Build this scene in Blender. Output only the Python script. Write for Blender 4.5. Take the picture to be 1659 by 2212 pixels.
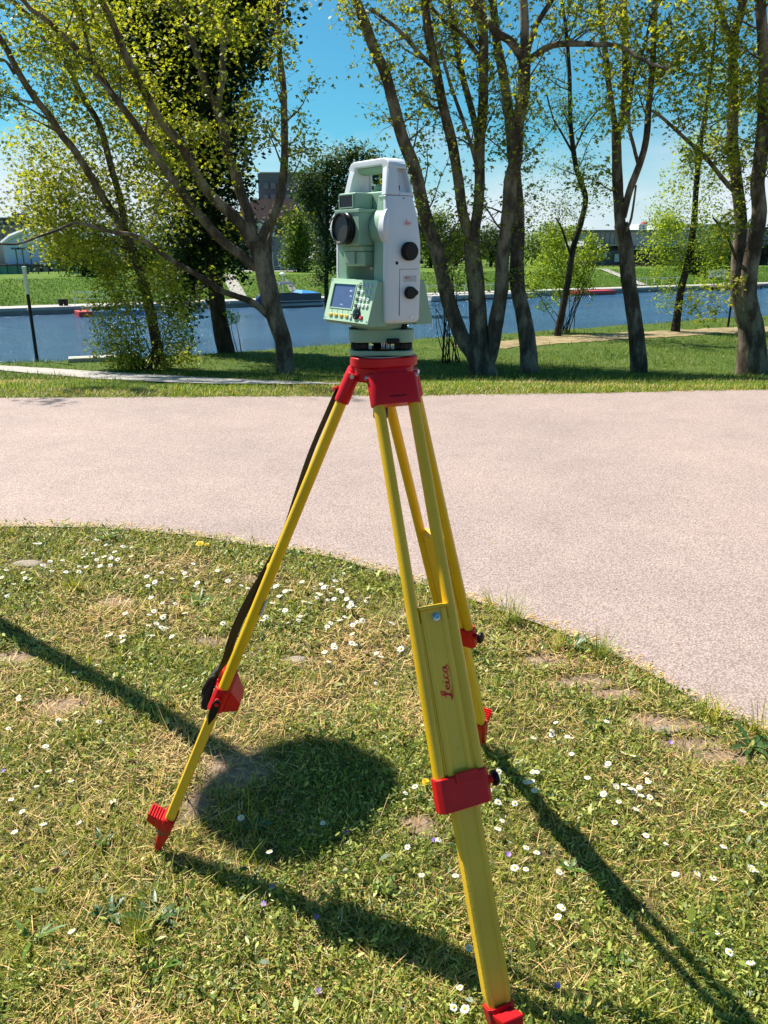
import bpy, bmesh, math, random
import numpy as np
from mathutils import Vector, Matrix
random.seed(7); rng = np.random.default_rng(11)
R = math.radians
for o in list(bpy.data.objects): bpy.data.objects.remove(o)
sc = bpy.context.scene
COL = sc.collection

# ------------------------------------------------------------------ camera
F_PX, PITCH, CAM_H = 1671.0, R(18.7), 1.5
cd = bpy.data.cameras.new("camera"); cam = bpy.data.objects.new("camera", cd); COL.objects.link(cam)
cam.location = (0, 0, CAM_H); cam.rotation_euler = (R(90) - PITCH, 0, 0)
cd.sensor_fit = 'VERTICAL'; cd.angle_y = 2 * math.atan(1106 / F_PX); cd.clip_end = 5000; cd.clip_start = .05
sc.camera = cam
# ------------------------------------------------------------------ world / light / exposure
SUN_EL, SUN_AZ = R(54), math.atan2(.61, -.79)          # direction towards the sun
SUN_DIR = Vector((math.cos(SUN_EL) * math.cos(SUN_AZ), math.cos(SUN_EL) * math.sin(SUN_AZ), math.sin(SUN_EL)))
w = bpy.data.worlds.new("World"); sc.world = w; w.use_nodes = True
nt = w.node_tree; N = nt.nodes; LK = nt.links
bgn = N['Background']; sky = N.new('ShaderNodeTexSky'); sky.sky_type = 'NISHITA'; sky.sun_disc = False
sky.sun_elevation = SUN_EL; sky.sun_rotation = R(90) - SUN_AZ
sky.air_density = 1.0; sky.dust_density = .6; sky.ozone_density = 1.6; sky.altitude = 100
tc = N.new('ShaderNodeTexCoord')
sep = N.new('ShaderNodeSeparateXYZ'); LK.new(tc.outputs['Generated'], sep.inputs[0])
hs = N.new('ShaderNodeMixRGB'); hs.blend_type = 'MULTIPLY'; hs.inputs[0].default_value = 1
hs.inputs[2].default_value = (.44, 1.16, 1.30, 1)          # the phone's cyan rendering of a clear spring sky
LK.new(sky.outputs[0], hs.inputs[1])
mp = N.new('ShaderNodeMapping'); mp.inputs['Scale'].default_value = (1.6, 1.6, 5); LK.new(tc.outputs['Generated'], mp.inputs[0])
nz = N.new('ShaderNodeTexNoise'); nz.inputs['Scale'].default_value = 1.7; nz.inputs['Detail'].default_value = 7; nz.inputs['Roughness'].default_value = .55
LK.new(mp.outputs[0], nz.inputs[0])
lowm = N.new('ShaderNodeMapRange'); lowm.inputs[1].default_value = .01; lowm.inputs[2].default_value = .24; lowm.inputs[3].default_value = .62; lowm.inputs[4].default_value = -.25
LK.new(sep.outputs[2], lowm.inputs[0])
add = N.new('ShaderNodeMath'); add.operation = 'ADD'; LK.new(nz.outputs[0], add.inputs[0]); LK.new(lowm.outputs[0], add.inputs[1])
cr = N.new('ShaderNodeMapRange'); cr.inputs[1].default_value = .62; cr.inputs[2].default_value = 1.02; cr.inputs[3].default_value = 0; cr.inputs[4].default_value = .9
LK.new(add.outputs[0], cr.inputs[0])
mx = N.new('ShaderNodeMixRGB'); mx.inputs[2].default_value = (9.4, 10.2, 11.2, 1)
LK.new(cr.outputs[0], mx.inputs[0]); LK.new(hs.outputs[0], mx.inputs[1])
LK.new(mx.outputs[0], bgn.inputs[0]); bgn.inputs[1].default_value = .05
sd = bpy.data.lights.new("sun", 'SUN'); sun = bpy.data.objects.new("sun", sd); COL.objects.link(sun)
sd.energy = 5.0; sd.angle = R(.55); sd.color = (1, .95, .86)
sun.rotation_euler = SUN_DIR.to_track_quat('Z', 'Y').to_euler(); sun.location = (-20, 20, 30)
vs = sc.view_settings; vs.view_transform = 'Standard'; vs.look = 'None'; vs.gamma = 1; vs.exposure = .86; vs.use_curve_mapping = False
sc.cycles.max_bounces = 8; sc.cycles.transparent_max_bounces = 8; sc.cycles.caustics_reflective = False; sc.cycles.caustics_refractive = False

# ------------------------------------------------------------------ projection helpers (the photograph's camera, in pixels of a 1659 x 2212 print)
CP, SP = math.cos(PITCH), math.sin(PITCH)
def ray(x, y):
    v = (y - 1106) / F_PX
    return Vector(((x - 829.5) / F_PX, CP - v * SP, -(SP + v * CP)))
def P3(x, y, Y):                                      # point at forward distance Y
    r = ray(x, y); t = Y / r.y
    return Vector((r.x * t, Y, CAM_H + r.z * t))
def G0(x, y, z=0.):
    r = ray(x, y); t = (z - CAM_H) / r.z
    return Vector((r.x * t, r.y * t, z))
def project(X, Y, Z):
    dz = Z - CAM_H; f = Y * CP - dz * SP; u = Y * SP + dz * CP
    return 829.5 + F_PX * X / f, 1106 - F_PX * u / f

# ------------------------------------------------------------------ numpy value noise
_tab = rng.random((256, 256))
def vnoise(x, y, s=1., seed=0):
    x = np.asarray(x, float) * s + seed * 17.3 + 1000; y = np.asarray(y, float) * s + seed * 9.1 + 1000
    xi = np.floor(x).astype(int); yi = np.floor(y).astype(int); fx = x - xi; fy = y - yi
    fx = fx * fx * (3 - 2 * fx); fy = fy * fy * (3 - 2 * fy)
    a = _tab[xi % 256, yi % 256]; b = _tab[(xi + 1) % 256, yi % 256]; c = _tab[xi % 256, (yi + 1) % 256]; d = _tab[(xi + 1) % 256, (yi + 1) % 256]
    return (a * (1 - fx) + b * fx) * (1 - fy) + (c * (1 - fx) + d * fx) * fy
def fbm(x, y, s=1., seed=0):
    return (vnoise(x, y, s, seed) + .5 * vnoise(x, y, s * 2.1, seed + 3) + .25 * vnoise(x, y, s * 4.3, seed + 5)) / 1.75

# ------------------------------------------------------------------ terrain
_ne = [G0(x, y) for x, y in ((-250, 1143), (0, 1140), (200, 1141), (400, 1158), (560, 1183), (700, 1203), (850, 1245), (1000, 1292), (1150, 1345), (1300, 1402), (1400, 1452), (1500, 1515), (1659, 1592))]
_nx = np.array([-200, -20] + [p.x for p in _ne] + [1.9, 3.2, 30]); _ny = np.array([4.3, 4.2] + [p.y for p in _ne] + [1.55, .2, -28])
_fe = [G0(x, y) for x, y in ((0, 862), (500, 858), (900, 856), (1300, 850), (1659, 842))]
_fx = np.array([-200] + [p.x for p in _fe] + [200]); _fy = np.array([_fe[0].y - 3] + [p.y for p in _fe] + [_fe[-1].y + 6])
def yn(x): return np.interp(x, _nx, _ny)
def yf(x): return np.interp(x, _fx, _fy)
_py = np.array([-50, 8.9, 10.5, 12, 14, 16, 20, 34, 60, 500]); _pz = np.array([0, 0, -.2, -.44, -.71, -.92, -1.12, -1.3, -1.4, -1.4])
WATER_Z = -3.2
def sstep(a, b, x):
    t = np.clip((x - a) / (b - a), 0, 1); return t * t * (3 - 2 * t)
def qn(x, y): return (x + 9.3) * -.555 + (y - 18.9) * .832 + .35 * (vnoise(x, y, .35, 2) - .5)
def rf(x, y): return (x + 29) * -.505 + (y - 60) * .863
def terrain(x, y):
    x = np.asarray(x, float); y = np.asarray(y, float)
    base = np.interp(y, _py, _pz)
    base = base + np.where(y > 9.5, .10 * (fbm(x, y, .35, 1) - .5), 0) * np.clip((y - 9.5) / 3, 0, 1)
    q = qn(x, y)
    z = base - sstep(-.6, 3.6, q) * 3.0
    r = rf(x, y)
    zf = np.where(r < 3.0, -3.4, -2.72 + np.clip((r - 3.0) / 7.5, 0, 1) * 1.86 + .12 * (vnoise(x, y, .2, 4) - .5) * np.clip((r - 3) / 2, 0, 1))
    z = np.where(r > -.3, zf, z)
    road = (y > yn(x) + .03) & (y < yf(x) - .05)
    micro = .016 * (fbm(x, y, 9, 8) - .5) + .03 * (fbm(x, y, 2.2, 9) - .5)
    z = np.where(y < 9, np.where(road, -.03, micro * np.clip((yn(x) - y) * 4, 0, 1)), z)
    return z
def tz(x, y): return float(terrain(x, y))
def GT(x, y):
    r = ray(x, y); Y = 7.5; step = .1
    while Y < 400:
        t = Y / r.y
        if CAM_H + r.z * t < tz(r.x * t, Y): break
        Y += step; step = .1 if Y < 40 else .4
    t = Y / r.y
    return Vector((r.x * t, Y, tz(r.x * t, Y)))

# ------------------------------------------------------------------ object helpers
def tag(o, label=None, cat=None, group=None, kind=None):
    if label: o['label'] = label
    if cat: o['category'] = cat
    if group: o['group'] = group
    if kind: o['kind'] = kind
    return o
def empty(name, loc=(0, 0, 0), rz=0, label=None, cat=None, group=None):
    o = bpy.data.objects.new(name, None); COL.objects.link(o); o.location = loc; o.rotation_euler = (0, 0, rz); o.empty_display_size = .1
    return tag(o, label, cat, group)
def inst(name, mesh, parent=None, loc=(0, 0, 0), rot=(0, 0, 0), scale=(1, 1, 1)):
    o = bpy.data.objects.new(name, mesh); COL.objects.link(o); o.location = loc; o.rotation_euler = rot; o.scale = scale
    if parent: o.parent = parent
    return o
def frame(d, up=Vector((0, 0, 1))):
    d = Vector(d).normalized()
    s = d.cross(up)
    if s.length < 1e-4: s = d.cross(Vector((1, 0, 0)))
    s.normalize(); return s, s.cross(d).normalized(), d

class MB:
    def __init__(s): s.v = []; s.f = []; s.m = []
    def add(s, vs, fs, mi=0):
        k = len(s.v); s.v += [tuple(v) for v in vs]; s.f += [tuple(i + k for i in f) for f in fs]; s.m += [mi] * len(fs); return s
    def box(s, c, size, mi=0, M=None):
        hx, hy, hz = size[0] / 2, size[1] / 2, size[2] / 2
        vs = [Vector((x * hx, y * hy, z * hz)) for x in (-1, 1) for y in (-1, 1) for z in (-1, 1)]
        if M: vs = [M @ v for v in vs]
        c = Vector(c)
        return s.add([v + c for v in vs], [(0, 1, 3, 2), (4, 6, 7, 5), (0, 4, 5, 1), (2, 3, 7, 6), (0, 2, 6, 4), (1, 5, 7, 3)], mi)
    def hexa(s, p, mi=0):                              # p: 4 bottom, 4 top
        return s.add(p, [(3, 2, 1, 0), (4, 5, 6, 7), (0, 1, 5, 4), (1, 2, 6, 5), (2, 3, 7, 6), (3, 0, 4, 7)], mi)
    def loft(s, rings, mi=0, cap=True, closed=True):
        n = len(rings[0]); k = len(s.v); s.v += [tuple(v) for r in rings for v in r]
        fs = []
        for i in range(len(rings) - 1):
            for j in range(n if closed else n - 1):
                a = k + i * n + j; b = k + i * n + (j + 1) % n; fs.append((a, b, b + n, a + n))
        if cap:
            fs.append(tuple(k + j for j in range(n))[::-1]); fs.append(tuple(k + (len(rings) - 1) * n + j for j in range(n)))
        s.f += fs; s.m += [mi] * len(fs); return s
    def prism(s, poly, fn, a, b, mi=0):                # fn(p, t) -> point, extruded between t=a and t=b
        return s.loft([[fn(p, a) for p in poly], [fn(p, b) for p in poly]], mi)
    def lathe(s, prof, c=(0, 0, 0), axis=(0, 0, 1), n=24, mi=0):
        sx, sy, d = frame(axis, Vector((0, 1, 0)) if abs(Vector(axis).normalized().z) > .9 else Vector((0, 0, 1))); c = Vector(c)
        return s.loft([[c + d * h + (sx * math.cos(2 * math.pi * j / n) + sy * math.sin(2 * math.pi * j / n)) * max(r, 1e-5) for j in range(n)] for r, h in prof], mi)
    def tube(s, pts, rad, n=8, mi=0, cap=True, jit=0):
        pts = [Vector(p) for p in pts]
        if not hasattr(rad, '__len__'): rad = [rad] * len(pts)
        rings = []; ref = Vector((.13, .2, .97))
        for i, p in enumerate(pts):
            d = (pts[min(i + 1, len(pts) - 1)] - pts[max(i - 1, 0)]); d = d.normalized() if d.length > 1e-9 else Vector((0, 0, 1))
            if i == 0:
                sx = d.cross(ref)
                if sx.length < .1: sx = d.cross(Vector((1, 0, 0)))
            else: sx = sx - d * sx.dot(d)
            sx.normalize(); sy = sx.cross(d)
            rr = rad[i]
            rings.append([p + (sx * math.cos(2 * math.pi * j / n) + sy * math.sin(2 * math.pi * j / n)) * rr * (1 + (random.uniform(-jit, jit) if jit else 0)) for j in range(n)])
        return s.loft(rings, mi, cap)
    def build(s, name, mats, parent=None, smooth=False, bevel=0, loc=(0, 0, 0), angle=40, seg=2):
        me = bpy.data.meshes.new(name); me.from_pydata(s.v, [], s.f)
        mats = mats if isinstance(mats, (list, tuple)) else [mats]
        for m in mats: me.materials.append(m)
        if len(mats) > 1: me.polygons.foreach_set('material_index', s.m)
        bm = bmesh.new(); bm.from_mesh(me); bmesh.ops.recalc_face_normals(bm, faces=bm.faces)
        if smooth:
            for f in bm.faces: f.smooth = True
            for e in bm.edges:
                if len(e.link_faces) == 2 and e.calc_face_angle(0) > R(angle): e.smooth = False
        bm.to_mesh(me); bm.free()
        o = bpy.data.objects.new(name, me); COL.objects.link(o); o.location = loc
        if parent: o.parent = parent
        if bevel:
            b = o.modifiers.new('bevel', 'BEVEL'); b.width = bevel; b.segments = seg; b.limit_method = 'ANGLE'; b.angle_limit = R(30)
            for p in me.polygons: p.use_smooth = True
            wn = o.modifiers.new('wn', 'WEIGHTED_NORMAL'); wn.keep_sharp = True
        return o
def quads_mesh(name, V, Q, mats, parent=None, mi=None, smooth=False, tris=None):
    me = bpy.data.meshes.new(name); nv, nq = len(V), len(Q)
    me.vertices.add(nv); me.vertices.foreach_set('co', np.ascontiguousarray(V, np.float32).ravel())
    me.loops.add(nq * 4); me.loops.foreach_set('vertex_index', np.ascontiguousarray(Q, np.int32).ravel())
    me.polygons.add(nq); me.polygons.foreach_set('loop_start', np.arange(nq, dtype=np.int32) * 4)
    try: me.polygons.foreach_set('loop_total', np.full(nq, 4, np.int32))
    except Exception: pass
    mats = mats if isinstance(mats, (list, tuple)) else [mats]
    for m in mats: me.materials.append(m)
    if mi is not None: me.polygons.foreach_set('material_index', np.ascontiguousarray(mi, np.int32))
    if smooth: me.polygons.foreach_set('use_smooth', np.ones(nq, bool))
    me.update(calc_edges=True); me.validate()
    o = bpy.data.objects.new(name, me); COL.objects.link(o)
    if parent: o.parent = parent
    return o
_fc = {}
def text_geo(txt, size, bold=False):
    """vertices and faces (in x, y) of a word set in the built-in font"""
    cu = bpy.data.curves.new('t', 'FONT'); cu.body = txt; cu.size = size; cu.resolution_u = 2; cu.align_x = 'CENTER'; cu.align_y = 'CENTER'
    if bold: cu.offset = size * .02
    o = bpy.data.objects.new('t', cu); COL.objects.link(o)
    dg = bpy.context.evaluated_depsgraph_get(); me = bpy.data.meshes.new_from_object(o.evaluated_get(dg))
    vs = [v.co.copy() for v in me.vertices]; fs = [tuple(p.vertices) for p in me.polygons]
    bpy.data.objects.remove(o); bpy.data.curves.remove(cu); bpy.data.meshes.remove(me)
    return vs, fs

# ------------------------------------------------------------------ materials
def mat(name, col, rough=.6, metal=0., spec=.5, var=0., vscale=8., bump=0., bscale=60., col2=None, island=None, trans=0., coat=0., detail=4, obj=True, wear=None):
    m = bpy.data.materials.new(name); m.use_nodes = True; t = m.node_tree; n = t.nodes; l = t.links
    b = n['Principled BSDF']; b.inputs['Roughness'].default_value = rough; b.inputs['Metallic'].default_value = metal
    b.inputs['Specular IOR Level'].default_value = spec; b.inputs['Base Color'].default_value = (*col, 1)
    if coat: b.inputs['Coat Weight'].default_value = coat; b.inputs['Coat Roughness'].default_value = .15
    src = None
    c = n.new('ShaderNodeTexCoord'); co = c.outputs['Object']
    if island:
        g = n.new('ShaderNodeNewGeometry'); rp = n.new('ShaderNodeValToRGB'); e = rp.color_ramp.elements
        rp.color_ramp.interpolation = 'LINEAR'
        e[0].position = island[0][0]; e[0].color = (*island[0][1], 1); e[1].position = island[-1][0]; e[1].color = (*island[-1][1], 1)
        for p, cc in island[1:-1]: q = e.new(p); q.color = (*cc, 1)
        l.new(g.outputs['Random Per Island'], rp.inputs[0]); src = rp.outputs[0]
    if var or col2:
        z = n.new('ShaderNodeTexNoise'); z.inputs['Scale'].default_value = vscale; z.inputs['Detail'].default_value = detail; l.new(co, z.inputs[0])
        mr = n.new('ShaderNodeMapRange'); mr.inputs[1].default_value = .32; mr.inputs[2].default_value = .68; l.new(z.outputs[0], mr.inputs[0])
        mxx = n.new('ShaderNodeMixRGB'); l.new(mr.outputs[0], mxx.inputs[0])
        if src:
            mxx.blend_type = 'MIX'
            dk = n.new('ShaderNodeMixRGB'); dk.blend_type = 'MULTIPLY'; dk.inputs[0].default_value = 1; l.new(src, dk.inputs[1]); dk.inputs[2].default_value = (1 - var, 1 - var, 1 - var, 1)
            l.new(dk.outputs[0], mxx.inputs[1]); l.new(src, mxx.inputs[2])
        else:
            c2 = col2 or tuple(x * (1 - var) for x in col)
            mxx.inputs[1].default_value = (*c2, 1); mxx.inputs[2].default_value = (*col, 1)
        src = mxx.outputs[0]
    if wear:
        wz = n.new('ShaderNodeTexNoise'); wz.inputs['Scale'].default_value = wear[1]; wz.inputs['Detail'].default_value = 8; wz.inputs['Roughness'].default_value = .7; l.new(co, wz.inputs[0])
        wr = n.new('ShaderNodeMapRange'); wr.inputs[1].default_value = wear[2]; wr.inputs[2].default_value = wear[2] + .05; l.new(wz.outputs[0], wr.inputs[0])
        wm = n.new('ShaderNodeMixRGB'); l.new(wr.outputs[0], wm.inputs[0]); wm.inputs[2].default_value = (*wear[0], 1)
        if src: l.new(src, wm.inputs[1])
        else: wm.inputs[1].default_value = (*col, 1)
        src = wm.outputs[0]
    if src: l.new(src, b.inputs['Base Color'])
    if bump:
        z2 = n.new('ShaderNodeTexNoise'); z2.inputs['Scale'].default_value = bscale; z2.inputs['Detail'].default_value = 5; l.new(co, z2.inputs[0])
        bp = n.new('ShaderNodeBump'); bp.inputs['Strength'].default_value = bump; bp.inputs['Distance'].default_value = 1. / bscale; l.new(z2.outputs[0], bp.inputs['Height']); l.new(bp.outputs[0], b.inputs['Normal'])
    if trans:
        tr = n.new('ShaderNodeBsdfTranslucent'); ms = n.new('ShaderNodeMixShader'); ms.inputs[0].default_value = trans
        if src:
            hh = n.new('ShaderNodeMixRGB'); hh.blend_type = 'MULTIPLY'; hh.inputs[0].default_value = 1; hh.inputs[2].default_value = (1.5, 1.45, .6, 1); l.new(src, hh.inputs[1]); l.new(hh.outputs[0], tr.inputs[0])
        else: tr.inputs[0].default_value = (*[min(1, a * k) for a, k in zip(col, (1.5, 1.45, .6))], 1)
        l.new(b.outputs[0], ms.inputs[1]); l.new(tr.outputs[0], ms.inputs[2]); l.new(ms.outputs[0], n['Material Output'].inputs[0])
    return m
M = {}
M['white'] = mat('white_instrument_plastic', (.74, .76, .79), .45, bump=.05, bscale=900, var=.05, vscale=14)
M['green'] = mat('green_instrument_plastic', (.265, .42, .30), .5, bump=.06, bscale=900, var=.06, vscale=16)
M['green_l'] = mat('pale_green_keypad_panel', (.44, .62, .42), .5, bump=.04, bscale=900)
M['black'] = mat('black_rubber', (.006, .006, .007), .5, spec=.25)
M['blackgloss'] = mat('black_anodised', (.006, .006, .008), .28, spec=.3)
M['glass'] = mat('coated_lens', (.004, .004, .012), .05, spec=.2)
M['screen'] = mat('display_glass', (.085, .12, .25), .22, spec=.7, var=.12, vscale=60)
M['red'] = mat('red_enamel', (.66, .006, .012), .36, spec=.3, var=.15, vscale=12, bump=.04, bscale=300)
M['redplast'] = mat('red_moulded_plastic', (.70, .008, .012), .42, spec=.3, bump=.05, bscale=400, var=.25, vscale=20, wear=((.30, .06, .04), 45, .64))
M['yellow'] = mat('yellow_lacquer', (.84, .50, .004), .34, var=.16, vscale=7, bump=.05, bscale=220, coat=.15, wear=((.30, .17, .03), 26, .68))
M['yellow_p'] = mat('yellow_board_lacquer', (.88, .545, .035), .4, var=.14, vscale=9, bump=.10, bscale=160, wear=((.36, .22, .05), 20, .67))
M['key_y'] = mat('yellow_key', (.75, .48, .03), .4)
M['key_w'] = mat('white_key', (.62, .66, .60), .4)
M['key_g'] = mat('grey_green_key', (.05, .08, .06), .4)
M['ink'] = mat('black_ink', (.02, .02, .02), .6)
M['redink'] = mat('red_ink', (.78, .015, .015), .5)
M['greyink'] = mat('grey_ink', (.28, .28, .3), .6)
M['paper'] = mat('silver_sticker', (.55, .57, .60), .4)
M['steel'] = mat('steel', (.5, .5, .52), .28, 1.)
M['strap'] = mat('black_webbing', (.018, .017, .016), .85, bump=.5, bscale=700)
M['lens_in'] = mat('lens_barrel', (.03, .03, .03), .5)

def geo_noise_mat(name, fn):
    m = bpy.data.materials.new(name); m.use_nodes = True; fn(m.node_tree, m.node_tree.nodes, m.node_tree.links, m.node_tree.nodes['Principled BSDF']); return m
def mk_noise(n, l, co, scale, detail=5, rough=.55):
    z = n.new('ShaderNodeTexNoise'); z.inputs['Scale'].default_value = scale; z.inputs['Detail'].default_value = detail; z.inputs['Roughness'].default_value = rough; l.new(co, z.inputs[0]); return z.outputs[0]
def mk_ramp(n, l, s, stops):
    r = n.new('ShaderNodeValToRGB'); e = r.color_ramp.elements; e[0].position = stops[0][0]; e[0].color = (*stops[0][1], 1); e[1].position = stops[-1][0]; e[1].color = (*stops[-1][1], 1)
    for p, c in stops[1:-1]: q = e.new(p); q.color = (*c, 1)
    l.new(s, r.inputs[0]); return r.outputs[0]
def mk_mix(n, l, f, a, b, mode='MIX'):
    x = n.new('ShaderNodeMixRGB'); x.blend_type = mode
    for k, s in ((0, f), (1, a), (2, b)):
        if isinstance(s, (int, float)): x.inputs[k].default_value = s if k == 0 else (s, s, s, 1)
        elif isinstance(s, tuple): x.inputs[k].default_value = (*s, 1)
        else: l.new(s, x.inputs[k])
    return x.outputs[0]
def asphalt(t, n, l, b):
    co = n.new('ShaderNodeTexCoord').outputs['Object']
    big = mk_noise(n, l, co, .55, 4); mid = mk_noise(n, l, co, 3.5, 4)
    base = mk_ramp(n, l, big, [(.32, (.345, .265, .245)), (.5, (.400, .305, .275)), (.68, (.450, .340, .298))])
    base = mk_mix(n, l, .22, base, mk_ramp(n, l, mid, [(.3, (.34, .265, .24)), (.7, (.52, .42, .36))]))
    vo = n.new('ShaderNodeTexVoronoi'); vo.inputs['Scale'].default_value = 115; l.new(co, vo.inputs[0])
    gr = n.new('ShaderNodeTexVoronoi'); gr.inputs['Scale'].default_value = 190; l.new(co, gr.inputs[0])
    sc1 = mk_ramp(n, l, vo.outputs['Distance'], [(.15, (1.12, 1.12, 1.12)), (.42, (1, 1, 1)), (.62, (.68, .66, .65))])
    hv = n.new('ShaderNodeSeparateXYZ'); l.new(gr.outputs['Color'], hv.inputs[0])
    sc2 = mk_ramp(n, l, hv.outputs[0], [(0, (.80, .79, .78)), (.5, (1, 1, 1)), (.93, (1.08, 1.07, 1.06)), (1., (1.3, 1.28, 1.27))])
    c = mk_mix(n, l, 1., base, sc1, 'MULTIPLY'); c = mk_mix(n, l, 1., c, sc2, 'MULTIPLY')
    vv = n.new('ShaderNodeTexVoronoi'); vv.inputs['Scale'].default_value = 2.3; l.new(co, vv.inputs[0])
    stn = mk_ramp(n, l, vv.outputs['Distance'], [(.0, (.62, .6, .6)), (.035, (1, 1, 1)), (1, (1, 1, 1))])
    c = mk_mix(n, l, .5, c, mk_mix(n, l, 1., c, stn, 'MULTIPLY'))
    l.new(c, b.inputs['Base Color']); b.inputs['Roughness'].default_value = .85; b.inputs['Specular IOR Level'].default_value = .3
    bp = n.new('ShaderNodeBump'); bp.inputs['Strength'].default_value = .6; bp.inputs['Distance'].default_value = .003
    l.new(vo.outputs['Distance'], bp.inputs['Height']); bp.invert = True; l.new(bp.outputs[0], b.inputs['Normal'])
M['asphalt'] = geo_noise_mat('pinkish_asphalt', asphalt)
def soil(t, n, l, b):
    co = n.new('ShaderNodeTexCoord').outputs['Object']
    a = mk_noise(n, l, co, 7, 6, .6); f = mk_noise(n, l, co, 60, 6, .7); g = mk_noise(n, l, co, .8, 5)
    near = mk_ramp(n, l, a, [(.36, (.035, .03, .012)), (.50, (.07, .055, .025)), (.62, (.16, .11, .065)), (.74, (.28, .20, .13))])
    near = mk_mix(n, l, .55, near, mk_ramp(n, l, f, [(.3, (.03, .028, .012)), (.7, (.28, .21, .12))]))
    green = mk_ramp(n, l, f, [(.28, (.022, .045, .006)), (.5, (.055, .10, .013)), (.72, (.13, .16, .035))])
    green = mk_mix(n, l, .45, green, mk_ramp(n, l, g, [(.3, (.045, .10, .012)), (.7, (.15, .17, .04))]))
    sp = n.new('ShaderNodeSeparateXYZ'); l.new(co, sp.inputs[0])
    mr = n.new('ShaderNodeMapRange'); mr.inputs[1].default_value = 7.; mr.inputs[2].default_value = 9.5; l.new(sp.outputs[1], mr.inputs[0])
    far = mk_ramp(n, l, mk_noise(n, l, co, .35, 8, .65), [(.36, (.05, .12, .012)), (.5, (.09, .165, .02)), (.62, (.15, .20, .035)), (.72, (.26, .26, .08))])
    far = mk_mix(n, l, .4, far, mk_ramp(n, l, mk_noise(n, l, co, 3.5, 6, .7), [(.3, (.03, .08, .008)), (.7, (.18, .24, .05))]))
    mr2 = n.new('ShaderNodeMapRange'); mr2.inputs[1].default_value = 45; mr2.inputs[2].default_value = 55; l.new(sp.outputs[1], mr2.inputs[0])
    at = n.new('ShaderNodeAttribute'); at.attribute_name = 'bare'; near = mk_mix(n, l, at.outputs['Fac'], near, mk_ramp(n, l, f, [(.3, (.20, .13, .085)), (.5, (.34, .235, .16)), (.7, (.47, .35, .25))]))
    c = mk_mix(n, l, mr.outputs[0], near, green); c = mk_mix(n, l, mr2.outputs[0], c, far)
    l.new(c, b.inputs['Base Color']); b.inputs['Roughness'].default_value = .95; b.inputs['Specular IOR Level'].default_value = .1
    bp = n.new('ShaderNodeBump'); bp.inputs['Strength'].default_value = .8; bp.inputs['Distance'].default_value = .02; l.new(f, bp.inputs['Height']); l.new(bp.outputs[0], b.inputs['Normal'])
M['soil'] = geo_noise_mat('lawn_soil', soil)
def dirt(t, n, l, b):
    co = n.new('ShaderNodeTexCoord').outputs['Object']
    c = mk_ramp(n, l, mk_noise(n, l, co, 2.2, 7, .7), [(.35, (.12, .10, .035)), (.5, (.26, .19, .085)), (.65, (.38, .28, .15))])
    l.new(c, b.inputs['Base Color']); b.inputs['Roughness'].default_value = .95
M['dirt'] = geo_noise_mat('trodden_dirt', dirt)
M['path'] = mat('pale_path_paving', (.42, .38, .34), .9, var=.15, vscale=6, bump=.3, bscale=40)
M['concrete'] = mat('pale_concrete', (.46, .43, .38), .85, var=.25, vscale=1.5, bump=.3, bscale=20)
M['concrete_d'] = mat('weathered_concrete', (.30, .28, .25), .9, var=.35, vscale=.8, bump=.3, bscale=12)
def water(t, n, l, b):
    co = n.new('ShaderNodeTexCoord').outputs['Object']
    mpn = n.new('ShaderNodeMapping'); mpn.inputs['Rotation'].default_value = (0, 0, R(-30)); mpn.inputs['Scale'].default_value = (.55, 1.5, 1); l.new(co, mpn.inputs[0])
    c = mk_ramp(n, l, mk_noise(n, l, mpn.outputs[0], .12, 4), [(.35, (.04, .115, .22)), (.65, (.065, .165, .29))])
    l.new(c, b.inputs['Base Color']); b.inputs['Roughness'].default_value = .16; b.inputs['Specular IOR Level'].default_value = .5; b.inputs['IOR'].default_value = 1.33
    a = mk_noise(n, l, mpn.outputs[0], 1.6, 6, .65); 
    b1 = n.new('ShaderNodeBump'); b1.inputs['Strength'].default_value = 1; b1.inputs['Distance'].default_value = .6; l.new(a, b1.inputs['Height'])
    z = mk_noise(n, l, mpn.outputs[0], 6.5, 4, .6)
    b2 = n.new('ShaderNodeBump'); b2.inputs['Strength'].default_value = .9; b2.inputs['Distance'].default_value = .14; l.new(z, b2.inputs['Height']); l.new(b1.outputs[0], b2.inputs['Normal']); l.new(b2.outputs[0], b.inputs['Normal'])
M['water'] = geo_noise_mat('river_water', water)
def bark(pale, dark, pscale):
    def fn(t, n, l, b):
        co = n.new('ShaderNodeTexCoord').outputs['Object']
        mpn = n.new('ShaderNodeMapping'); mpn.inputs['Scale'].default_value = (1, 1, .45); l.new(co, mpn.inputs[0])
        c = mk_ramp(n, l, mk_noise(n, l, mpn.outputs[0], pscale, 5, .6), [(.38, dark), (.47, tuple(x * 1.7 for x in dark)), (.58, pale), (.7, tuple(x * 1.25 for x in pale))])
        f = mk_noise(n, l, mpn.outputs[0], 30, 6, .7)
        c = mk_mix(n, l, .5, c, mk_mix(n, l, 1., c, mk_ramp(n, l, f, [(.3, (.35, .33, .3)), (.7, (1.5, 1.45, 1.4))]), 'MULTIPLY'))
        l.new(c, b.inputs['Base Color']); b.inputs['Roughness'].default_value = .9; b.inputs['Specular IOR Level'].default_value = .2
        bp = n.new('ShaderNodeBump'); bp.inputs['Strength'].default_value = .9; bp.inputs['Distance'].default_value = .03; l.new(f, bp.inputs['Height']); l.new(bp.outputs[0], b.inputs['Normal'])
    return fn
M['plane_bark'] = geo_noise_mat('plane_tree_bark', bark((.27, .215, .155), (.075, .055, .04), 4.))
M['dark_bark'] = geo_noise_mat('dark_bark', bark((.055, .045, .035), (.022, .018, .014), 6.))
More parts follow.
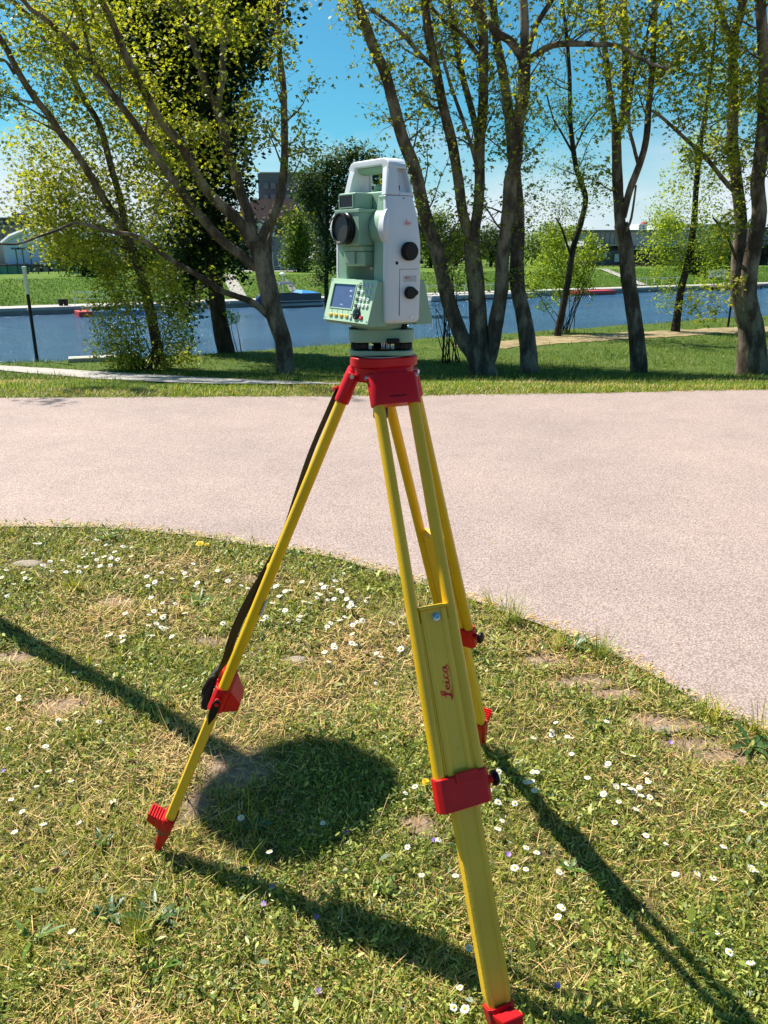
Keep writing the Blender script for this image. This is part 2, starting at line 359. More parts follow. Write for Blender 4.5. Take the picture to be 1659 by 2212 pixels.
M['leaf'] = mat('young_plane_leaves', (.2, .25, .04), .5, spec=.35, island=[(0, (.06, .10, .014)), (.3, (.22, .26, .028)), (.7, (.35, .37, .04)), (1, (.50, .46, .07))], trans=.5)
M['leaf_g'] = mat('mid_green_leaves', (.1, .2, .04), .5, spec=.35, island=[(0, (.055, .10, .015)), (.5, (.10, .17, .022)), (1, (.20, .27, .04))], trans=.42)
M['leaf_b'] = mat('bright_shrub_leaves', (.2, .3, .04), .5, spec=.35, island=[(0, (.15, .22, .02)), (.5, (.25, .33, .03)), (1, (.38, .44, .05))], trans=.5)
M['leaf_d'] = mat('dark_poplar_leaves', (.03, .06, .02), .55, spec=.3, island=[(0, (.014, .034, .012)), (.6, (.03, .062, .018)), (1, (.06, .10, .025))], trans=.2)
M['leaf_r'] = mat('reddish_shrub_leaves', (.2, .1, .04), .55, spec=.3, island=[(0, (.12, .085, .03)), (.5, (.20, .14, .04)), (1, (.28, .13, .06))], trans=.35)
M['grass'] = mat('lawn_blades', (.1, .2, .03), .55, spec=.3, island=[(0, (.10, .15, .012)), (.35, (.22, .27, .022)), (.62, (.38, .39, .045)), (.84, (.56, .49, .12)), (1, (.70, .57, .24))], trans=.34)
M['weed'] = mat('clover_and_weed_leaves', (.06, .13, .03), .45, spec=.45, island=[(0, (.035, .075, .014)), (.3, (.11, .165, .022)), (.65, (.28, .33, .045)), (1, (.52, .52, .13))], trans=.28)
M['straw'] = mat('dry_straw', (.4, .3, .14), .7, island=[(0, (.38, .22, .08)), (.5, (.66, .45, .17)), (.85, (.82, .62, .28)), (1, (.56, .22, .08))], trans=.2)
M['verge'] = mat('verge_blades', (.15, .22, .03), .55, spec=.25, island=[(0, (.08, .15, .01)), (.45, (.16, .25, .02)), (.75, (.27, .34, .035)), (.9, (.44, .42, .11)), (1, (.58, .48, .20))], trans=.38)
M['petal'] = mat('daisy_petals', (.72, .72, .74), .6, trans=.15)
M['disc'] = mat('daisy_disc', (.75, .50, .02), .7)
M['dandelion'] = mat('dandelion_yellow', (.85, .60, .01), .6)
M['violet'] = mat('violet_petals', (.34, .22, .62), .6)
M['stone'] = mat('flat_stone', (.33, .26, .20), .85, var=.3, vscale=20, bump=.4, bscale=60)
M['deadleaf'] = mat('dead_leaf', (.30, .17, .09), .7, var=.3, vscale=40)
M['stem'] = mat('green_stem', (.16, .22, .05), .6)

# ------------------------------------------------------------------ ground, road, water
def axis_lines(*segs):
    out = []
    for a, b, st in segs: out.append(np.arange(a, b, st))
    return np.unique(np.round(np.concatenate(out), 4))
xs = axis_lines((-900, -160, 60), (-160, -22, 2.4), (-22, -3.4, .5), (-3.4, 3.4, .055), (3.4, 30, .5), (30, 200, 2.4), (200, 901, 60))
ys = axis_lines((-60, 0, 5), (0, .7, .3), (.7, 4.6, .05), (4.6, 8, .6), (8, 40, .35), (40, 150, 1.1), (150, 400, 20), (400, 2200, 150))
XX, YY = np.meshgrid(xs, ys); ZZ = terrain(XX, YY)
V = np.stack([XX.ravel(), YY.ravel(), ZZ.ravel()], 1); nx = len(xs); ny = len(ys)
I = np.arange((ny - 1) * (nx - 1)); r_, c_ = I // (nx - 1), I % (nx - 1); a = r_ * nx + c_
g = quads_mesh('ground', V, np.stack([a, a + 1, a + nx + 1, a + nx], 1), M['soil'], smooth=True); tag(g, kind='structure')
mb = MB()
rx = np.concatenate([[-120, -40, -15, -6], np.arange(-3, 3.6, .06), [5, 8, 12, 20, 28, 60, 120]])
ed = lambda x: .02 * (vnoise(x, 0, 9, 3) - .5) + .012 * (vnoise(x, 0, 40, 5) - .5)
bot = [(x, float(yn(min(x, 28))) + float(ed(x)) - (0 if x < 28 else 40), .008) for x in rx]; top = [(x, float(yf(x)) + .05 * float(vnoise(x, 3, 3)) - .02, .008) for x in rx]
n_ = len(rx); mb.add(bot + top, [(i, i + 1, n_ + i + 1, n_ + i) for i in range(n_ - 1)])
tag(mb.build('road', M['asphalt']), kind='structure')
mb = MB(); mb.add([(-700, -200, WATER_Z), (900, -200, WATER_Z), (900, 900, WATER_Z), (-700, 900, WATER_Z)], [(0, 1, 2, 3)]); tag(mb.build('water', M['water']), kind='structure')

PATH_U = [(-500, 760), (0, 791), (208, 804), (378, 814), (480, 819), (583, 824), (740, 831)]
PATH_L = [(-500, 764), (0, 802), (208, 820), (378, 829), (480, 832), (583, 832), (740, 833)]
TR_U = [(980, 747), (1060, 742), (1150, 729), (1300, 722), (1400, 716), (1600, 708), (1750, 702)]
TR_L = [(980, 750), (1060, 756), (1150, 748), (1300, 737), (1450, 728), (1600, 719), (1750, 713)]
def interp(pts, x): return np.interp(x, [p[0] for p in pts], [p[1] for p in pts])
def strip(name, up, lo, xs_, m, dz, wob=0):
    mb = MB(); A = []; B = []; C_ = []
    for x in xs_:
        yu = float(interp(up, x)); yl = float(interp(lo, x))
        if wob: yu += random.uniform(-wob, wob); yl += random.uniform(-wob, wob)
        for L_, y in ((A, yu), (B, (yu + yl) / 2), (C_, yl)):
            p = GT(x, y); p.z = tz(p.x, p.y) + dz; L_.append(p)
    n = len(A); mb.add(A + B + C_, [(k + i, k + i + 1, k + n + i + 1, k + n + i) for k in (0, n) for i in range(n - 1)])
    return tag(mb.build(name, m, smooth=True), kind='structure')
strip('path', PATH_U, PATH_L, list(range(-500, 741, 20)), M['path'], .018)
strip('dirt_trail', TR_U, TR_L, list(range(980, 1751, 14)), M['dirt'], .015, 1.5)

# ------------------------------------------------------------------ leaf / blade generators
def strips(pos, yaw, L, Wd, tilt, bend, prof, roll=None):
    """pos Nx3; a curved tapering blade made of quads. tilt = start angle from vertical, bend = extra angle over its length"""
    n = len(pos); K = len(prof) - 1
    cx, sx = np.cos(yaw), np.sin(yaw); side = np.stack([-sx, cx, np.zeros(n)], 1)
    if roll is not None: side = side * np.cos(roll)[:, None] + np.stack([np.zeros(n), np.zeros(n), np.sin(roll)], 1)
    p = pos.copy(); Vv = np.zeros((n, (K + 1) * 2, 3))
    for k in range(K + 1):
        w_ = (Wd * prof[k] / 2)[:, None] * side
        Vv[:, 2 * k] = p - w_; Vv[:, 2 * k + 1] = p + w_
        if k < K:
            ang = tilt + bend * (k + .5) / K
            p = p + (L / K)[:, None] * np.stack([cx * np.sin(ang), sx * np.sin(ang), np.cos(ang)], 1)
    base = (np.arange(n) * (K + 1) * 2)[:, None, None]
    q = np.array([[2 * k, 2 * k + 1, 2 * k + 3, 2 * k + 2] for k in range(K)])[None]
    return Vv.reshape(-1, 3), (base + q).reshape(-1, 4)
def join(parts):
    Vs, Qs, Ms = [], [], []; k = 0
    for Vv, Q, m in parts: Vs.append(Vv); Qs.append(Q + k); Ms.append(np.full(len(Q), m)); k += len(Vv)
    return np.concatenate(Vs), np.concatenate(Qs), np.concatenate(Ms)
KITE = np.array([[0, 0, 0], [-.16, .5, .05], [0, 1., -.04], [.16, .5, .05]])
def leaves(pos, size, palmate=True, flat=.5):
    n = len(pos)
    nrm = rng.normal(size=(n, 3)); nrm[:, 2] = np.abs(nrm[:, 2]) * 1 + flat; nrm /= np.linalg.norm(nrm, axis=1)[:, None]
    t = rng.normal(size=(n, 3)); t[:, 2] -= .4; t -= nrm * (t * nrm).sum(1)[:, None]; t /= np.linalg.norm(t, axis=1)[:, None]; b = np.cross(nrm, t)
    if palmate: lob = [(0, 1., 1.5), (.85, .8, 1.35), (-.85, .8, 1.35)]
    else: lob = [(0, 1., 2.4)]
    Vv = []
    for ang, ln, wd in lob:
        k = KITE * np.array([wd, 1, 1]) * ln; kx = k[:, 0] * math.cos(ang) + k[:, 1] * math.sin(ang); ky = -k[:, 0] * math.sin(ang) + k[:, 1] * math.cos(ang)
        for i in range(4): Vv.append(pos + size[:, None] * (b * kx[i] + t * ky[i] + nrm * k[i, 2]))
    m = len(lob) * 4; Vv = np.stack(Vv, 1).reshape(-1, 3)
    Q = (np.arange(n) * m)[:, None, None] + np.arange(m).reshape(-1, 4)[None]
    return Vv, Q.reshape(-1, 4)

# ------------------------------------------------------------------ foreground lawn (about 12 square metres) as real blades
def scatter(n, x0, x1, y0, y1): return rng.uniform(x0, x1, n), rng.uniform(y0, y1, n)
def inview(x, y, z, mar=60):
    px, py = project(x, y, z); return (px > -mar) & (px < 1659 + mar) & (py < 2212 + mar * 3) & (y > .3)
# bare_attr: trodden spots
BARE = [(G0(640, 1425), .10, .05), (G0(60, 1222), .16, .05), (G0(125, 1525), .11, .05), (G0(500, 1660), .13, .12), (G0(910, 1785), .06, .05), (G0(1400, 1560), .10, .05), (G0(1490, 1610), .12, .04), (G0(1250, 1470), .16, .05), (G0(1180, 1425), .12, .05), (G0(1330, 1500), .14, .05), (G0(1450, 1570), .16, .05), (G0(1560, 1640), .16, .05), (G0(450, 1385), .1, .05), (G0(420, 1740), .06, .1), (G0(250, 1300), .12, .06), (G0(880, 1330), .07, .04), (G0(20, 1420), .14, .06), (G0(560, 1250), .1, .05)]
DRY = [(G0(620, 1520), .30, .16), (G0(230, 1340), .42, .2), (G0(740, 1400), .28, .16), (G0(1330, 1440), .30, .12), (G0(350, 1230), .35, .12), (G0(420, 1620), .2, .15), (G0(180, 1530), .25, .12), (G0(1180, 1400), .2, .1), (G0(900, 1560), .12, .1)]
def blobs(x, y, L):
    v = np.zeros_like(x)
    for p, a, b in L: v = np.maximum(v, np.exp(-(((x - p.x) / a) ** 2 + ((y - p.y) / b) ** 2)))
    return v
def lawn_fields(x, y):
    bare = blobs(x, y, BARE) + .38 * (fbm(x, y, 3.2, 21) - .5) + .35 * np.clip(fbm(x, y, 7, 22) - .5, 0, 1)
    dry = blobs(x, y, DRY) * .75 + .75 * (fbm(x, y, 2.4, 31) - .42)
    return bare, dry
bv, _dv = lawn_fields(XX.ravel(), YY.ravel()); bv = sstep(.30, .75, bv) * (YY.ravel() < 5)
ba = g.data.attributes.new('bare', 'FLOAT', 'POINT'); ba.data.foreach_set('value', bv.astype(np.float32))
parts = []
def lawn_pts(n, y0=.9, y1=4.35):
    # density follows the distance so that near and far cover alike in the picture
    u = rng.random(n); y = y0 * (y1 / y0) ** u; x = rng.uniform(-1, 1, n) * (y * .58 + .35)
    keep = (y < yn(x) + .02 * (vnoise(x, y, 14, 6) - .35)) & inview(x, y, 0); return x[keep], y[keep]
x, y = lawn_pts(300000)
bare, dry = lawn_fields(x, y); k = (bare < .36 + .5 * rng.random(len(x))) & (rng.random(len(x)) > dry * .75); x, y = x[k], y[k]; n = len(x)
clump = fbm(x, y, 6, 41); L = rng.gamma(4, .0050, n) * (.6 + 1. * clump); sc_ = np.clip(y / 2.0, .8, 1.7)
pos = np.stack([x, y, terrain(x, y) - .003], 1)
parts.append((*strips(pos, rng.uniform(0, 6.283, n), L * sc_ ** .4, rng.uniform(.0016, .0032, n) * sc_, rng.uniform(.1, 1.15, n), rng.uniform(.2, 1.3, n), (1, .8, .1)), 0))
# low clover, plantain and moss leaflets
x, y = lawn_pts(430000)
bare, dry = lawn_fields(x, y); cl = fbm(x, y, 3.6, 51); edge = np.exp(-((yn(x) - y) / .16) ** 2) * (x < .35)
k = (bare < .32 + .45 * rng.random(len(x))) & (rng.random(len(x)) < np.clip((cl - .36) * 3.2 + edge * 1.2 + .22, .12, 1)) & (rng.random(len(x)) > dry * .6); x, y = x[k], y[k]; n = len(x); cl = cl[k]; edge = edge[k]
sc_ = np.clip(y / 2.0, .8, 1.6); h = np.abs(rng.normal(0, .016, n)) + edge * .025 * rng.random(n)
pos = np.stack([x, y, terrain(x, y) + h], 1); S = rng.gamma(3, .0024, n) * sc_ ** .5
parts.append((*strips(pos, rng.uniform(0, 6.283, n), S * 1.25, S * rng.uniform(.30, .68, n), rng.uniform(.4, 1.7, n), rng.uniform(-.2, .6, n), (.35, 1, .25), rng.normal(0, .5, n)), 1))
# dry straw and dead stems
x, y = lawn_pts(110000)
bare, dry = lawn_fields(x, y); k = rng.random(len(x)) < np.clip(.16 + dry * 1.1, .07, 1) * np.where(bare > .55, .35, 1); x, y = x[k], y[k]; n = len(x)
sc_ = np.clip(y / 2.0, .8, 1.7); pos = np.stack([x, y, terrain(x, y) + rng.uniform(0, .014, n)], 1)
parts.append((*strips(pos, rng.uniform(0, 6.283, n), rng.gamma(4, .0085, n), rng.uniform(.0014, .0028, n) * sc_, rng.uniform(1.0, 1.62, n), rng.uniform(-.5, .5, n), (.8, 1, .4)), 2))
# grit, clippings and small leaves spilled over the edge of the asphalt
x = rng.uniform(-3, 2, 2600); off = np.abs(rng.normal(0, .055, 2600)); y = yn(x) + off; off2 = rng.uniform(0, 3.5, 160); x2 = rng.uniform(-2.6, 2.6, 160); x = np.concatenate([x, x2]); y = np.concatenate([y, yn(x2) + off2]); n = len(x)
parts.append((*strips(np.stack([x, y, np.full(n, .011)], 1), rng.uniform(0, 6.283, n), rng.uniform(.006, .024, n), rng.uniform(.002, .006, n), rng.uniform(1.35, 1.6, n), rng.uniform(-.3, .3, n), (.6, 1, .4)), 2))
# longer blades
x, y = lawn_pts(9000)
cl = fbm(x, y, 1.7, 61); k = rng.random(len(x)) < np.clip((cl - .45) * 4, .05, 1); x, y = x[k], y[k]; n = len(x)
pos = np.stack([x, y, terrain(x, y) - .003], 1)
parts.append((*strips(pos, rng.uniform(0, 6.283, n), rng.uniform(.05, .11, n), rng.uniform(.002, .0045, n), rng.uniform(.1, .8, n), rng.uniform(.3, 1.4, n), (1, .9, .6, .08)), 0))
Vv, Q, mi = join(parts)
tag(quads_mesh('lawn_grass', Vv, Q, [M['grass'], M['weed'], M['straw']], mi=mi), 'short weedy lawn of grass, clover and dry straw under the tripod', 'grass', kind='stuff')

# ------------------------------------------------------------------ verge and slope grass beyond the road
def hidden_strip(x, y, up, lo):
    z = terrain(x, y); px, py = project(x, y, z); return (py > interp(up, px)) & (py < interp(lo, px)) & (px > up[0][0]) & (px < up[-1][0])
parts = []
def far_pts(n, y0, y1):
    u = rng.random(n); y = y0 * (y1 / y0) ** u; x = rng.uniform(-1, 1, n) * (y * .56 + .6); return x, y
x, y = far_pts(110000, 8.2, 12.5); z = terrain(x, y)
dens = fbm(x, y, 1.5, 71)
k = (y > yf(x) + .02 - .16 * fbm(x, y, 4, 7)) & ~hidden_strip(x, y, PATH_U, PATH_L) & (rng.random(len(x)) < .35 + dens) & (qn(x, y) < .8); x, y, z, dens = x[k], y[k], z[k], dens[k]; n = len(x)
near = np.clip(1 - (y - yf(x)) / 1.5, 0, 1)
parts.append((*strips(np.stack([x, y, z - .01], 1), rng.uniform(0, 6.283, n), rng.gamma(5, .009, n) * (.55 + dens) * (.6 + .55 * near), rng.uniform(.005, .010, n), rng.uniform(.05, .8, n), rng.uniform(.2, 1.2, n), (1, .8, .1)), 0))
x, y = far_pts(120000, 12.0, 40); z = terrain(x, y); dens = fbm(x, y, .8, 72)
k = (qn(x, y) < .9) & ~hidden_strip(x, y, PATH_U, PATH_L) & ~(hidden_strip(x, y, TR_U, TR_L) & (rng.random(len(x)) < .9)) & (rng.random(len(x)) < .3 + dens); x, y, z, dens = x[k], y[k], z[k], dens[k]; n = len(x)
parts.append((*strips(np.stack([x, y, z - .01], 1), rng.uniform(0, 6.283, n), rng.gamma(5, .013, n) * (.5 + dens), rng.uniform(.010, .018, n) * (y / 18), rng.uniform(.05, .8, n), rng.uniform(.2, 1.1, n), (1, .8, .1)), 2))
x, y = far_pts(26000, 8.3, 14); z = terrain(x, y); k = (y > yf(x) - .05) & ((y < yf(x) + .55) | (fbm(x, y, .9, 75) > .52)) & ~hidden_strip(x, y, PATH_U, PATH_L); x, y, z = x[k], y[k], z[k]; n = len(x)
parts.append((*strips(np.stack([x, y, z], 1), rng.uniform(0, 6.283, n), rng.uniform(.03, .07, n), rng.uniform(.004, .007, n), rng.uniform(.6, 1.5, n), rng.uniform(-.2, .5, n), (.8, 1, .4)), 1))
M['slope'] = mat('bank_blades', (.15, .22, .03), .55, spec=.25, island=[(0, (.045, .095, .008)), (.45, (.09, .16, .013)), (.8, (.15, .21, .025)), (.93, (.26, .26, .07)), (1, (.34, .30, .13))], trans=.3)  # duller green than the verge, with some tree shade put into the colour
Vv, Q, mi = join(parts)
tag(quads_mesh('verge_grass', Vv, Q, [M['verge'], M['straw'], M['slope']], mi=mi), 'longer grass on the verge and bank between road and river', 'grass', kind='stuff')
# far embankment tussocks
x = rng.uniform(-70, 130, 110000); y = 60 + (x + 29) * .585 + rng.uniform(3.4, 12, 110000); k = (np.abs(x) < y * .56); x, y = x[k], y[k]; z = terrain(x, y); n = len(x)
Vv, Q = strips(np.stack([x, y, z - .03], 1), rng.uniform(0, 6.283, n), rng.gamma(4, .03, n) + .03, rng.uniform(.04, .08, n), rng.uniform(.1, .9, n), rng.uniform(.2, 1, n), (1, .8, .1))
M['bank'] = mat('embankment_blades', (.1, .2, .03), .6, spec=.2, island=[(0, (.04, .13, .008)), (.5, (.065, .18, .012)), (.9, (.10, .22, .016)), (1, (.24, .30, .06))], trans=.3, var=.4, vscale=.22)
tag(quads_mesh('embankment_grass', Vv, Q, M['bank']), 'bright grass covering the embankment across the water', 'grass', kind='stuff')
# ------------------------------------------------------------------ trees
def catmull(P, sub):
    out = []
    for i in range(len(P) - 1):
        p0 = P[max(i - 1, 0)]; p1 = P[i]; p2 = P[i + 1]; p3 = P[min(i + 2, len(P) - 1)]
        for k in range(sub):
            t = k / sub; out.append(.5 * ((2 * p1) + (-p0 + p2) * t + (2 * p0 - 5 * p1 + 4 * p2 - p3) * t * t + (-p0 + 3 * p1 - 3 * p2 + p3) * t ** 3))
    out.append(P[-1]); return out
def rvec(): 
    v = Vector((random.gauss(0, 1), random.gauss(0, 1), random.gauss(0, 1))); return v.normalized()
class Tree:
    def __init__(s): s.wood = MB(); s.tw = MB(); s.lp = []; s.cones = []
    def limb(s, px, w0, w1, Y0, dY=0., base=False, ext=0., n=9, br=1., start=.25, lmul=1., sub=4):
        """px: traced points of a limb; w0, w1: its widths there; Y0/dY: depth at its foot and change of depth to its tip"""
        tot = [0]
        for a_, b_ in zip(px, px[1:]): tot.append(tot[-1] + math.dist(a_, b_))
        P = [P3(x, y, Y0 + dY * t / tot[-1]) for (x, y), t in zip(px, tot)]
        rad = []
        for p, t in zip(P, tot):
            wd = w0 + (w1 - w0) * (t / tot[-1]); zc = p.y * CP - (p.z - CAM_H) * SP; rad.append(wd / 2 * zc / F_PX)
        if ext:
            d = (P[-1] - P[-2]).normalized()
            for k in range(1, 5):
                d = (d + rvec() * .12 + Vector((0, 0, .05))).normalized(); P.append(P[-1] + d * ext / 4); rad.append(max(rad[-1] * .72, .012))
        if base:
            g = P[0].copy(); g.z = tz(g.x, g.y)
            P.insert(0, Vector((g.x, g.y, g.z - .15))); rad.insert(0, rad[0] * 1.25); rad[1] *= 1.08
        C1 = catmull(P, sub); R1 = []
        for i in range(len(P) - 1):
            for k in range(sub): R1.append(rad[i] + (rad[i + 1] - rad[i]) * k / sub)
        R1.append(rad[-1])
        R1 = [r * (1 + .10 * (vnoise(c.z * 2.3, c.x * 2, 1, 5) - .5)) for r, c in zip(R1, C1)]
        s.wood.tube(C1, R1, n, jit=.035)
        s.branches(C1, R1, br, start, lmul); return C1, R1
    def branches(s, C1, R1, br, start, lmul):
        nC = len(C1)
        for i in range(int(nC * start), nC - 1):
            seg = (C1[i + 1] - C1[i]); k = br * seg.length * 3.4
            cnt = int(k) + (random.random() < k % 1)
            for _ in range(cnt):
                p = C1[i] + seg * random.random(); d = seg.normalized(); a = rvec(); a = (a - d * a.dot(d)).normalized()
                dr = (a + d * random.uniform(.2, 1.) + Vector((0, 0, random.uniform(-.15, .4)))).normalized()
                s.branch(p, dr, random.uniform(.5, 1.5) * lmul, min(R1[i] * .35, .022) , 1)
    def branch(s, p, d, L, r, lvl):
        nseg = 5; pts = [p]; rr = [r]
        for k in range(nseg):
            d = (d + rvec() * .22 + Vector((0, 0, -.05 if lvl == 2 else .03))).normalized(); p = p + d * L / nseg; pts.append(p); rr.append(max(r * (1 - (k + 1) / (nseg + .6)), .0025))
        s.wood.tube(pts, rr, 4 if lvl == 1 else 3, cap=False)
        if lvl == 1:
            for k in range(1, nseg + 1):
                for _ in range(2 if random.random() < .75 else 1):
                    a = rvec(); dd = (a + d * .9 + Vector((0, 0, -.1))).normalized(); s.branch(pts[k], dd, random.uniform(.2, .6), rr[k] * .6, 2)
            s.lp.append((pts[-1], .10, s.per))
        else:
            for k in range(1, nseg + 1, 1):
                if random.random() < .72: s.lp.append((pts[k], .07, s.per))
    def blob(s, c, r, n, clump=.16, squash=1.):
        """leafy mass of radius r round c, made of little sprays"""
        n = n * s.dm; m = max(3, int(n / 9))
        for _ in range(m):
            v = rvec() * r * random.random() ** .45; v.z *= squash
            s.lp.append((Vector(c) + v, clump, n / m))
    def finish(s, root, barkm, leafm, size=.075, palmate=True, stuff=False, leafname='crown'):
        s.wood.build('trunk', barkm, root, smooth=True, angle=80)
        P = []; 
        for p, sp, k in s.lp:
            kk = int(k) + (random.random() < k % 1)
            if kk: P.append(np.array(p)[None] + rng.normal(0, sp, (kk, 3)))
        if P:
            P = np.concatenate(P); S = size * rng.uniform(.55, 1.25, len(P))
            Vv, Q = leaves(P, S, palmate); o = quads_mesh(leafname, Vv, Q, leafm, root); return len(P)
        return 0
    per = 2.0; dm = 2.2
def tree_root(name, x, y, Y, label, cat='tree', group=None):
    p = P3(x, y, Y); return empty(name, (p.x, p.y, tz(p.x, p.y)), 0, label, cat, group)
def local(root, T):
    o = root.location
    for mb in (T.wood,): mb.v = [(v[0] - o.x, v[1] - o.y, v[2] - o.z) for v in mb.v]
    T.lp = [(p - o, a, b) for p, a, b in T.lp]
M['leaf_m'] = mat('deep_green_leaves', (.1, .2, .04), .5, spec=.35, island=[(0, (.028, .055, .012)), (.5, (.05, .09, .016)), (1, (.12, .17, .03))], trans=.3)
GP = 'plane trees between the road and the river'
YT = 16.
nleaf = 0
# left plane tree with five limbs
T = Tree(); T.per = 3.8; T.dm = 2.5
T.limb([(617, 812), (612, 740), (592, 677), (576, 608), (566, 563), (555, 520)], 37, 42, YT, 0, base=True, n=14, br=0)
T.limb([(545, 530), (531, 500), (506, 470), (469, 436), (435, 395), (408, 347), (390, 312), (338, 247), (312, 198), (273, 125), (247, 60), (221, 5)], 25, 14, YT, -1.5, ext=4)
T.limb([(548, 530), (535, 461), (519, 415), (505, 365), (490, 331), (482, 273), (466, 229)], 26, 20, YT, .6)
T.limb([(468, 232), (443, 182), (425, 117), (404, 65), (386, 13)], 15, 12, YT + .6, .5, ext=3)
T.limb([(468, 232), (479, 182), (482, 117), (485, 52), (487, 0)], 14, 13, YT + .6, 1., ext=4)
T.limb([(560, 525), (573, 497), (588, 470), (603, 433), (610, 392), (615, 338), (614, 260), (612, 182), (604, 117), (602, 52), (599, 0)], 22, 9, YT, .5, ext=3.5, br=.9)
T.limb([(584, 575), (583, 518), (590, 483), (596, 455)], 9, 8, YT + .25, .1, br=.3)
T.limb([(553, 578), (530, 560), (515, 547), (480, 520), (446, 483), (412, 442), (378, 392), (364, 377), (325, 318), (286, 260), (242, 203), (208, 148), (177, 117), (146, 86), (104, 47), (68, 21), (40, -10)], 22, 9, YT, -2.5, ext=3)
T.limb([(578, 682), (560, 664), (537, 649), (505, 638), (476, 627), (453, 611), (423, 592), (390, 573), (351, 549), (325, 528), (286, 507), (247, 502), (182, 485), (156, 483), (117, 500), (78, 513), (39, 527), (0, 527), (-30, 530)], 15, 3, YT, -3.5, br=.55, lmul=.7)
T.limb([(242, 203), (205, 160), (195, 117), (182, 65), (177, 26), (161, 0)], 8, 6, YT - 1.8, -.4, ext=2)
for x, y, r, k in ((440, 330, .6, 130), (350, 150, .7, 160), (520, 250, .6, 90), (130, 30, .7, 170), (500, 90, .6, 90), (400, 450, .5, 110), (470, 590, .25, 26), (450, 40, .6, 120)): T.blob(P3(x, y, YT - .6), r, k)
root = tree_root('plane_tree', 617, 812, YT, 'plane tree with five spreading limbs leaning left, left of the surveying instrument', group=GP); local(root, T); nleaf += T.finish(root, M['plane_bark'], M['leaf'])
# far left plane tree rising out of a bush
T = Tree(); T.per = 5.5; T.dm = 4.4; Y2 = 17.5
T.limb([(348, 803), (336, 731), (320, 653), (307, 601), (294, 562), (281, 531), (271, 505)], 24, 20, Y2, -.3, base=True, n=12, br=.3, start=.6)
T.limb([(271, 505), (230, 440), (195, 380), (161, 325), (135, 294), (104, 247), (78, 216), (52, 177), (31, 140), (13, 104), (-5, 75)], 18, 13, Y2 - .3, -1.5, ext=3.5, br=1.2)
T.limb([(271, 508), (262, 440), (240, 360), (216, 273), (185, 220), (161, 177), (146, 140), (125, 104), (91, 60), (52, 26), (20, -5)], 15, 11, Y2 - .3, .5, ext=3.5, br=1.2)
T.limb([(31, 160), (15, 135), (0, 128), (-20, 126)], 7, 5, Y2 - 1.8, -.3, br=.6)
for x, y, r, k in ((90, 330, .8, 300), (150, 420, .9, 380), (230, 400, .8, 300), (180, 250, .8, 220), (110, 180, .8, 160), (260, 300, .8, 260), (90, 440, .7, 300), (300, 470, .7, 260), (200, 500, .7, 260), (140, 530, .55, 200), (340, 380, .7, 200), (50, 80, .7, 130), (250, 160, .7, 190), (330, 280, .7, 200), (200, 70, .8, 200), (270, 20, .8, 160), (100, 490, .5, 160), (240, 560, .5, 150)): T.blob(P3(x, y, Y2 + random.uniform(-.8, 1)), r, k)
root = tree_root('plane_tree', 348, 803, Y2, 'leafy plane tree leaning left out of a bush at far left', group=GP); local(root, T); nleaf += T.finish(root, M['plane_bark'], M['leaf'])
# many-stemmed plane tree right of the instrument
T = Tree(); T.per = 2.1
T.limb([(1047, 818), (1040, 790), (1036, 765), (1033, 720)], 62, 44, YT, 0, base=True, n=16, br=0)
T.limb([(1036, 790), (1015, 755), (999, 731), (976, 672), (960, 614), (947, 557), (929, 497), (913, 443), (896, 364), (870, 299), (849, 221), (831, 156), (808, 105), (784, 39), (766, -5)], 34, 21, YT, -.8, n=11, ext=4)
T.limb([(1036, 770), (1033, 692), (1028, 614), (1020, 549), (1018, 497)], 42, 34, YT, .1, n=12, br=.2)
T.limb([(1014, 510), (999, 458), (990, 390), (977, 312), (958, 234), (940, 143), (927, 78), (917, -5)], 24, 19, YT, -.4, n=11, ext=4)
T.limb([(1022, 510), (1033, 445), (1036, 390), (1036, 312), (1043, 234), (1044, 156), (1044, 78), (1036, -5)], 24, 20, YT, .3, n=11, ext=4)
T.limb([(1036, 330), (1023, 255), (1000, 169), (987, 104), (971, -5)], 14, 14, YT + .3, .9, ext=3)
T.limb([(1032, 370), (1021, 325), (1003, 268), (979, 200), (958, 130), (948, 90)], 9, 7, YT - .2, -.4)
T.limb([(1040, 130), (1015, 95), (990, 65), (965, 50), (935, 20), (915, 0)], 11, 7, YT + .2, -.3)
T.limb([(940, 150), (910, 120), (880, 85), (850, 55), (815, 30), (800, 18)], 11, 7, YT - .3, -.8, br=1.2)
T.limb([(1040, 800), (1060, 765), (1072, 692), (1083, 627), (1085, 562), (1093, 497), (1100, 440), (1103, 390), (1115, 338), (1117, 273), (1130, 208), (1133, 125)], 32, 26, YT, -.6, n=12)
T.limb([(1133, 130), (1133, 52), (1130, -5)], 19, 18, YT - .6, -.1, ext=4)
T.limb([(1130, 130), (1104, 91), (1070, 68), (1036, 26), (1010, -5)], 18, 13, YT - .6, -.6, ext=3)
T.limb([(1140, 132), (1156, 120), (1174, 107), (1200, 96), (1240, 94), (1292, 96), (1339, 100), (1380, 125), (1409, 138), (1440, 150)], 15, 7, YT - .6, -1.4, br=1.1)
T.limb([(1140, 110), (1146, 86), (1159, 52), (1187, 8), (1195, -10)], 14, 11, YT - .6, .2, ext=3)
for x, y, r, k in ((980, 590, .3, 30), (1090, 230, .35, 22), (1000, 30, .5, 60), (850, 40, .5, 70), (1330, 130, .5, 60), (880, 370, .5, 30), (960, 100, .4, 40)): T.blob(P3(x, y, YT - .5), r, k)
